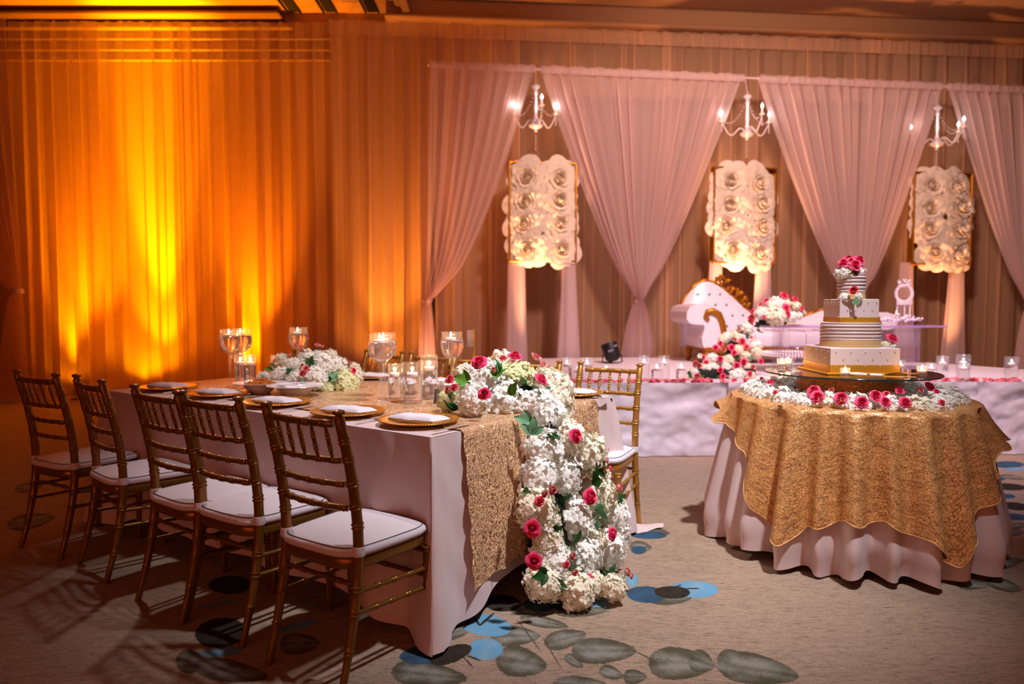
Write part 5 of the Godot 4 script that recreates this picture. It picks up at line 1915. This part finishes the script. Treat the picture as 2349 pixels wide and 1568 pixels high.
	fl(t,"R",1.683,0.804,-3.207,0.025)
	fl(t,"R",1.811,0.841,-3.325,0.022)
	fl(t,"R",1.764,0.802,-3.190,0.029)
	fl(t,"R",2.004,0.848,-3.420,0.028)
	fl(t,"P",1.941,0.800,-3.212,0.017)
	fl(t,"P",1.440,0.817,-3.364,0.016)
	fl(t,"L",1.517,0.804,-3.263,0.015)
	fl(t,"P",1.727,0.829,-3.282,0.019)
	fl(t,"R",2.000,0.832,-3.354,0.017)
	fl(t,"P",1.301,0.810,-3.514,0.014)
	fl(t,"L",1.434,0.800,-3.298,0.017)
	fl(t,"L",1.516,0.833,-3.376,0.017)
	fl(t,"P",1.927,0.842,-3.354,0.015)
	# pedestal and glass plate
	b = Buf.new()
	b.lathe([[0.001, 0.0], [0.256, 0.0], [0.258, 0.004], [0.258, 0.118], [0.255, 0.122], [0.001, 0.122]], 72, Vector3.ZERO, Vector2(4.0, 3.0))
	o = thing("cake_pedestal", "round mirrored gold pedestal carrying the glass plate", "pedestal", RC + Vector3(0, TABLE + 0.006, 0))
	part("drum", b, M.pedestal, o)
	o = thing("glass_plate", "large round smoked glass plate under the wedding cake", "plate", RC + Vector3(0, 0.886, 0))
	b = Buf.new()
	b.lathe([[0.001, 0.0], [0.425, 0.0], [0.428, 0.001], [0.428, 0.007], [0.425, 0.008], [0.001, 0.008]], 72)
	part("disc", b, M.plate_glass, o)
	b = Buf.new()
	b.lathe([[0.4275, 0.0], [0.4295, 0.002], [0.4295, 0.006], [0.4275, 0.008]], 72)
	part("polished_edge", b, M.plate_rim, o)
	cake(0.894)
	for q in [[1.59, 3.40, "small glass votive in front of the cake, on the glass plate", 0.024, 0.048], [2.00, 3.475, "small glass votive at the right of the glass plate, lit", 0.026, 0.05], [1.485, 3.93, "small glass votive left of the cake on the plate", 0.024, 0.055], [1.545, 3.99, "second glass votive behind the left one, by the cake", 0.024, 0.05]]:
		var at := P(q[0], 0.895, q[1])
		t = thing("glass_votive", q[2], "candle holder", at, 0, "votives on the glass plate")
		b = Buf.new()
		b.lathe([[0.001, 0.006], [q[3] * 0.75, 0.006], [q[3] * 0.8, 0.0], [q[3] * 0.85, 0.004], [q[3], q[4]], [q[3] - 0.002, q[4]], [q[3] * 0.78, 0.012], [0.001, 0.012]], 22)
		part("glass", b, M.glass, t)
		candle(at + Vector3(0, 0.013, 0), q[3] * 0.72, 0.014, "tealight in the " + q[2], "flame", "tealight", 0.010, "tealights in the votives")
	# cake knife and server
	t = thing("cake_knife", "cake knife with jewelled white handle on the glass plate, before the cake", "knife", P(1.70, 0.897, 3.445), -20)
	b = Buf.new()
	b.tube([Vector3(-0.06, 0.012, 0), Vector3(-0.03, 0.011, 0.002), Vector3(0.02, 0.009, 0.008), Vector3(0.08, 0.008, 0.015)], [0.006, 0.009, 0.008, 0.009], 10)
	part("handle", b, M.porcelain, t)
	b = Buf.new()
	for q in [Vector3(-0.065, 0.012, 0), Vector3(0.02, 0.011, 0.01), Vector3(0.085, 0.009, 0.016)]:
		b.lathe([[0.001, -0.008], [0.008, -0.003], [0.008, 0.004], [0.001, 0.009]], 10, q)
	part("jewel", b, M.charger, t)
	b = Buf.new()
	b.box(Vector3(0.15, 0.006, 0.02), Vector3(0.14, 0.003, 0.022), 0.001)
	part("blade", b, M.charger, t)
	t = thing("cake_server", "gold cake server lying right of the knife, on the glass plate", "cake server", P(1.90, 0.897, 3.49), 12)
	b = Buf.new()
	b.tube([Vector3(-0.08, 0.01, 0.01), Vector3(0, 0.014, 0), Vector3(0.05, 0.006, 0)], [0.006, 0.005, 0.004], 8)
	part("handle", b, M.charger, t)
	b = Buf.new()
	b.grid(6, 8, func(a, s):
		var u: float = a * 2 - 1
		return Vector3(0.05 + 0.10 * s, 0.006 + 0.006 * s, u * 0.028 * sin(PI * clampf(0.2 + 0.8 * s, 0, 1))))
	part("blade", b, M.charger, t)

func cake(base: float) -> void:
	var t := thing("wedding_cake", "four-tier cream wedding cake with gold-brushed bases, square and ribbed round tiers", "cake", RC + Vector3(0, base, 0), -45.9)
	var sq := func(half: float, corner: float):
		var r := PackedVector2Array()
		for k in 4:
			for i in 5:
				var a := k * PI / 2 + (i / 4.0) * PI / 2
				r.append((Vector2(cos(k * PI / 2 + PI / 4), sin(k * PI / 2 + PI / 4)) * (half - corner) * 1.41421 + Vector2(cos(a), sin(a)) * corner).rotated(PI / 4))
		return r
	var b := Buf.new()
	b.loft([[sq.call(0.198, 0.01), 0.0], [sq.call(0.20, 0.01), 0.003], [sq.call(0.20, 0.01), 0.007], [sq.call(0.198, 0.01), 0.010]])
	part("cake_board", b, M.icing_gold, t)
	var y := 0.010
	var k := 0
	for q in [[0.174, 0.122, true], [0.145, 0.122, false], [0.100, 0.122, true], [0.068, 0.126, false]]:
		b = Buf.new()
		var band := Buf.new()
		var h: float = q[1]
		if q[2]:
			var s: float = q[0]
			b.loft([[sq.call(s, 0.006), y], [sq.call(s, 0.006), y + h - 0.004], [sq.call(s - 0.003, 0.006), y + h], [sq.call(s - 0.03, 0.006), y + h + 0.0005]])
			band.loft([[sq.call(s + 0.0015, 0.007), y], [sq.call(s + 0.002, 0.007), y + 0.02], [sq.call(s + 0.0012, 0.007), y + 0.036 - 0.004 * k], [sq.call(s, 0.007), y + 0.038 - 0.004 * k]], Vector3.ZERO, Basis(), false, false)
			var tier := part("square_tier", b, M.icing, t)
			part("gold_band", band, M.icing_gold, tier)
			var st := Buf.new()
			for side in 4:
				for row in 3:
					for i in (5 if row % 2 == 0 else 4):
						var x := (i - (2.0 if row % 2 == 0 else 1.5)) * s * 0.42
						var p := Basis(Vector3.UP, side * PI / 2 + PI / 4) * Vector3(x, y + 0.030 + row * 0.037, s + 0.001)
						st.lathe([[0.0004, -0.0035], [0.0035, 0.0], [0.0004, 0.0035]], 6, p)
						st.box(p + Vector3(0, -0.007, 0), Vector3(0.0018, 0.010, 0.0018), 0.0004, Basis(Vector3.UP, PI / 4))
			specks("pearls", st, M.pearl, tier)
		else:
			var prof := [[0.001, y]]
			for i in 41:
				var s := i / 40.0
				prof.append([q[0] + 0.0042 * sin(s * 44.0) * smoothstep(0.28, 0.36, s), y + h * s])
			prof.append([q[0] - 0.006, y + h + 0.003])
			prof.append([0.001, y + h + 0.001])
			b.lathe(prof, 56)
			var tier := part("round_tier", b, M.icing, t)
			band.lathe([[q[0] + 0.0008, y], [q[0] + 0.0012, y + 0.02], [q[0] + 0.0008, y + 0.034], [q[0] - 0.001, y + 0.036]], 56)
			part("gold_band", band, M.icing_pale_gold, tier)
		y += h + 0.001
		k += 1
	var topy := base + y
	rng.seed = 19
	bloom_scale = 1.0
	rose_turn = Vector3(-0.2, 0.1, 0.5)
	var c := thing("cake_flowers", "pink roses and white hydrangea crowning the wedding cake", "flowers", RC + Vector3(-0.012, topy, 0), 0, "flowers on the cake")
	core = func(p): return p - (RC + Vector3(-0.02, topy - 0.03, 0)) + Vector3(0, 0, 0.02)
	var at := c.position
	for q in [["h", -0.055, 0.012, 0.03, 0.038], ["h", 0.04, 0.022, 0.025, 0.04], ["h", -0.01, 0.02, -0.03, 0.04], ["c", -0.02, 0.01, 0.05, 0.03], ["R", -0.045, 0.055, 0.03, 0.03], ["R", 0.0, 0.045, 0.06, 0.033], ["R", 0.035, 0.07, 0.03, 0.03], ["R", -0.005, 0.075, 0.0, 0.03], ["P", -0.012, 0.062, 0.04, 0.026], ["v", -0.01, 0.01, 0.06, 0.025]]:
		fl(c, q[0], at.x + q[1], at.y + q[2], at.z + q[3], q[4])
	c = thing("cake_flowers", "single pink rose with white blossom on the square third tier", "flowers", RC + Vector3(-0.045, base + 0.379, 0.095), 0, "flowers on the cake")
	at = c.position
	core = func(_p): return Vector3(-0.3, 0.5, 0.8)
	for q in [["h", -0.032, 0.008, 0.0, 0.026], ["h", 0.034, 0.012, 0.01, 0.022], ["P", 0.002, 0.036, 0.02, 0.028], ["v", 0.012, -0.012, 0.03, 0.022]]:
		fl(c, q[0], at.x + q[1], at.y + q[2], at.z + q[3], q[4])
	c = thing("cake_flowers", "half-open pink rosebud with white blossom on the lowest tier's right edge", "flowers", RC + Vector3(0.165, base + 0.134, 0.03), 0, "flowers on the cake")
	at = c.position
	core = func(_p): return Vector3(0.35, 0.8, 0.35)
	for q in [["h", -0.028, 0.008, 0.0, 0.036], ["h", 0.03, 0.004, 0.02, 0.03], ["c", 0.0, 0.012, 0.03, 0.026], ["R", 0.028, 0.04, 0.02, 0.03]]:
		fl(c, q[0], at.x + q[1], at.y + q[2], at.z + q[3], q[4])

# ---------------------------------------------------------------- 
func _ready() -> void:
	var cam := Camera3D.new()
	cam.name = "camera"
	cam.position = Vector3(0, CAM_H, 0)
	cam.rotation.x = -atan(84.0 / 1640.0)
	cam.fov = rad_to_deg(2.0 * atan(784.0 / 1640.0))
	var att := CameraAttributesPhysical.new()
	att.frustum_focal_length = 12.0 / (784.0 / 1640.0)
	att.frustum_focus_distance = 2.9
	att.exposure_aperture = 2.0
	cam.attributes = att
	add_child(cam)
	cam.make_current()
	var we := WorldEnvironment.new()
	we.name = "environment"
	var env := Environment.new()
	env.background_mode = Environment.BG_COLOR
	env.background_color = Color(0.0, 0.0, 0.0)
	env.tonemap_mode = Environment.TONE_MAPPER_LINEAR
	env.tonemap_exposure = 1.0
	env.sdfgi_enabled = true
	env.ssao_enabled = true
	env.ssil_enabled = true
	we.environment = env
	add_child(we)
	# ceiling spots and washes
	spot("key_spot", Vector3(1.7, 4.95, -1.9), Vector3(0.3, 0, -4.05), Color(0.985, 0.97, 1.0), 36.0, 25.5, 1.0, 0.10)
	spot("table_spot", Vector3(-2.2, 4.95, -5.6), Vector3(-0.6, 0.7, -3.7), Color(1.0, 0.93, 0.92), 9.0, 22.0, 1.0, 0.12)
	spot("stage_wash", Vector3(2.0, 4.95, -4.2), Vector3(3.2, 1.6, -8.8), Color(1.0, 0.80, 0.72), 34.0, 50.0, 0.8, 0.3)
	spot("stage_spot", Vector3(3.0, 4.9, -3.3), Vector3(2.7, 0.45, -6.5), Color(0.93, 0.88, 1.0), 20.0, 32.0, 0.9, 0.2)
	var fill := AreaLight3D.new()  # warm fill added behind the camera, stands for no real lamp
	fill.name = "added_fill_light"
	fill.area_size = Vector2(6.0, 2.4)
	fill.light_color = Color(1.0, 0.54, 0.38)
	fill.light_energy = 6.0
	fill.area_range = 25.0
	fill.shadow_enabled = true
	add_child(fill)
	fill.look_at_from_position(Vector3(-2.2, 1.9, 2.9), Vector3(0.0, 0.6, -3.4))
	materials()
	flower_meshes()
	room()
	drapes()
	backdrop_things()
	stage()
	sofa()
	stage_props()
	long_table()
	place_settings()
	chairs()
	round_table()
	uplight(P(-4.77, 0.0, 9.45), P(-4.74, 4.8, 9.85), Color(1.0, 0.60, 0.0), 3.2, 65.0, M.amber_lens, "amber uplight behind the sheers under the brightest glow")
	spot("uplight_beam_mid", P(-4.77, 0.2, 9.45), P(-4.76, 2.3, 9.85), Color(1.0, 0.66, 0.0), 36.0, 26.0, 1.0, 0.05)
	spot("uplight_beam_high", P(-4.77, 0.2, 9.45), P(-4.74, 4.7, 9.85), Color(1.0, 0.66, 0.0), 400.0, 12.5, 1.0, 0.05)
	uplight(P(-5.75, 0.0, 9.38), P(-5.6, 4.8, 9.80), Color(1.0, 0.54, 0.0), 0.5, 70.0, M.amber_lens, "amber uplight behind the sheers at the far left")
	spot("uplight_beam_high", P(-5.75, 0.2, 9.38), P(-5.5, 4.3, 9.80), Color(1.0, 0.57, 0.0), 80.0, 22.0, 1.0, 0.05)
	uplight(P(-3.4, 0.0, 9.38), P(-3.4, 4.8, 9.80), Color(1.0, 0.54, 0.0), 0.4, 70.0, M.amber_lens, "amber uplight behind the sheers right of the glow")
	spot("uplight_beam_high", P(-3.4, 0.2, 9.38), P(-3.5, 4.3, 9.80), Color(1.0, 0.57, 0.0), 72.0, 23.0, 1.0, 0.05)
	uplight(P(-1.75, 0.0, 8.9), P(-1.3, 4.0, 9.36), Color(1.0, 0.62, 0.2), 3.5, 55.0, M.amber_lens, "amber uplight before the orange wall curtain, behind the long table")
	spot("uplight_beam_high", P(-1.75, 0.25, 8.9), P(-1.2, 4.4, 9.4), Color(1.0, 0.62, 0.2), 19.0, 28.0, 1.0, 0.05)
	uplight(P(0.08, 0.0, 8.45), bd(1.37, 2.25, 0.05), Color(1.0, 0.70, 0.46), 27.0, 14.0, M.peach_lens, "peach uplight under the left flower panel")
	uplight(P(2.72, 0.6, 8.78), bd(3.96, 2.3, 0.05), Color(1.0, 0.70, 0.46), 12.0, 34.0, M.peach_lens, "peach uplight behind the sofa under the middle flower panel")
	uplight(bd(6.70, 0.0, 0.35), bd(6.68, 2.4, 0.05), Color(1.0, 0.66, 0.40), 11.0, 26.0, M.peach_lens, "peach uplight under the rightmost flower panel")
	uplight(bd(-0.03, 0.0, 0.42), bd(-0.03, 2.2, 0.06), Color(1.0, 0.66, 0.42), 5.0, 35.0, M.peach_lens, "peach uplight below the leftmost swag's tie")
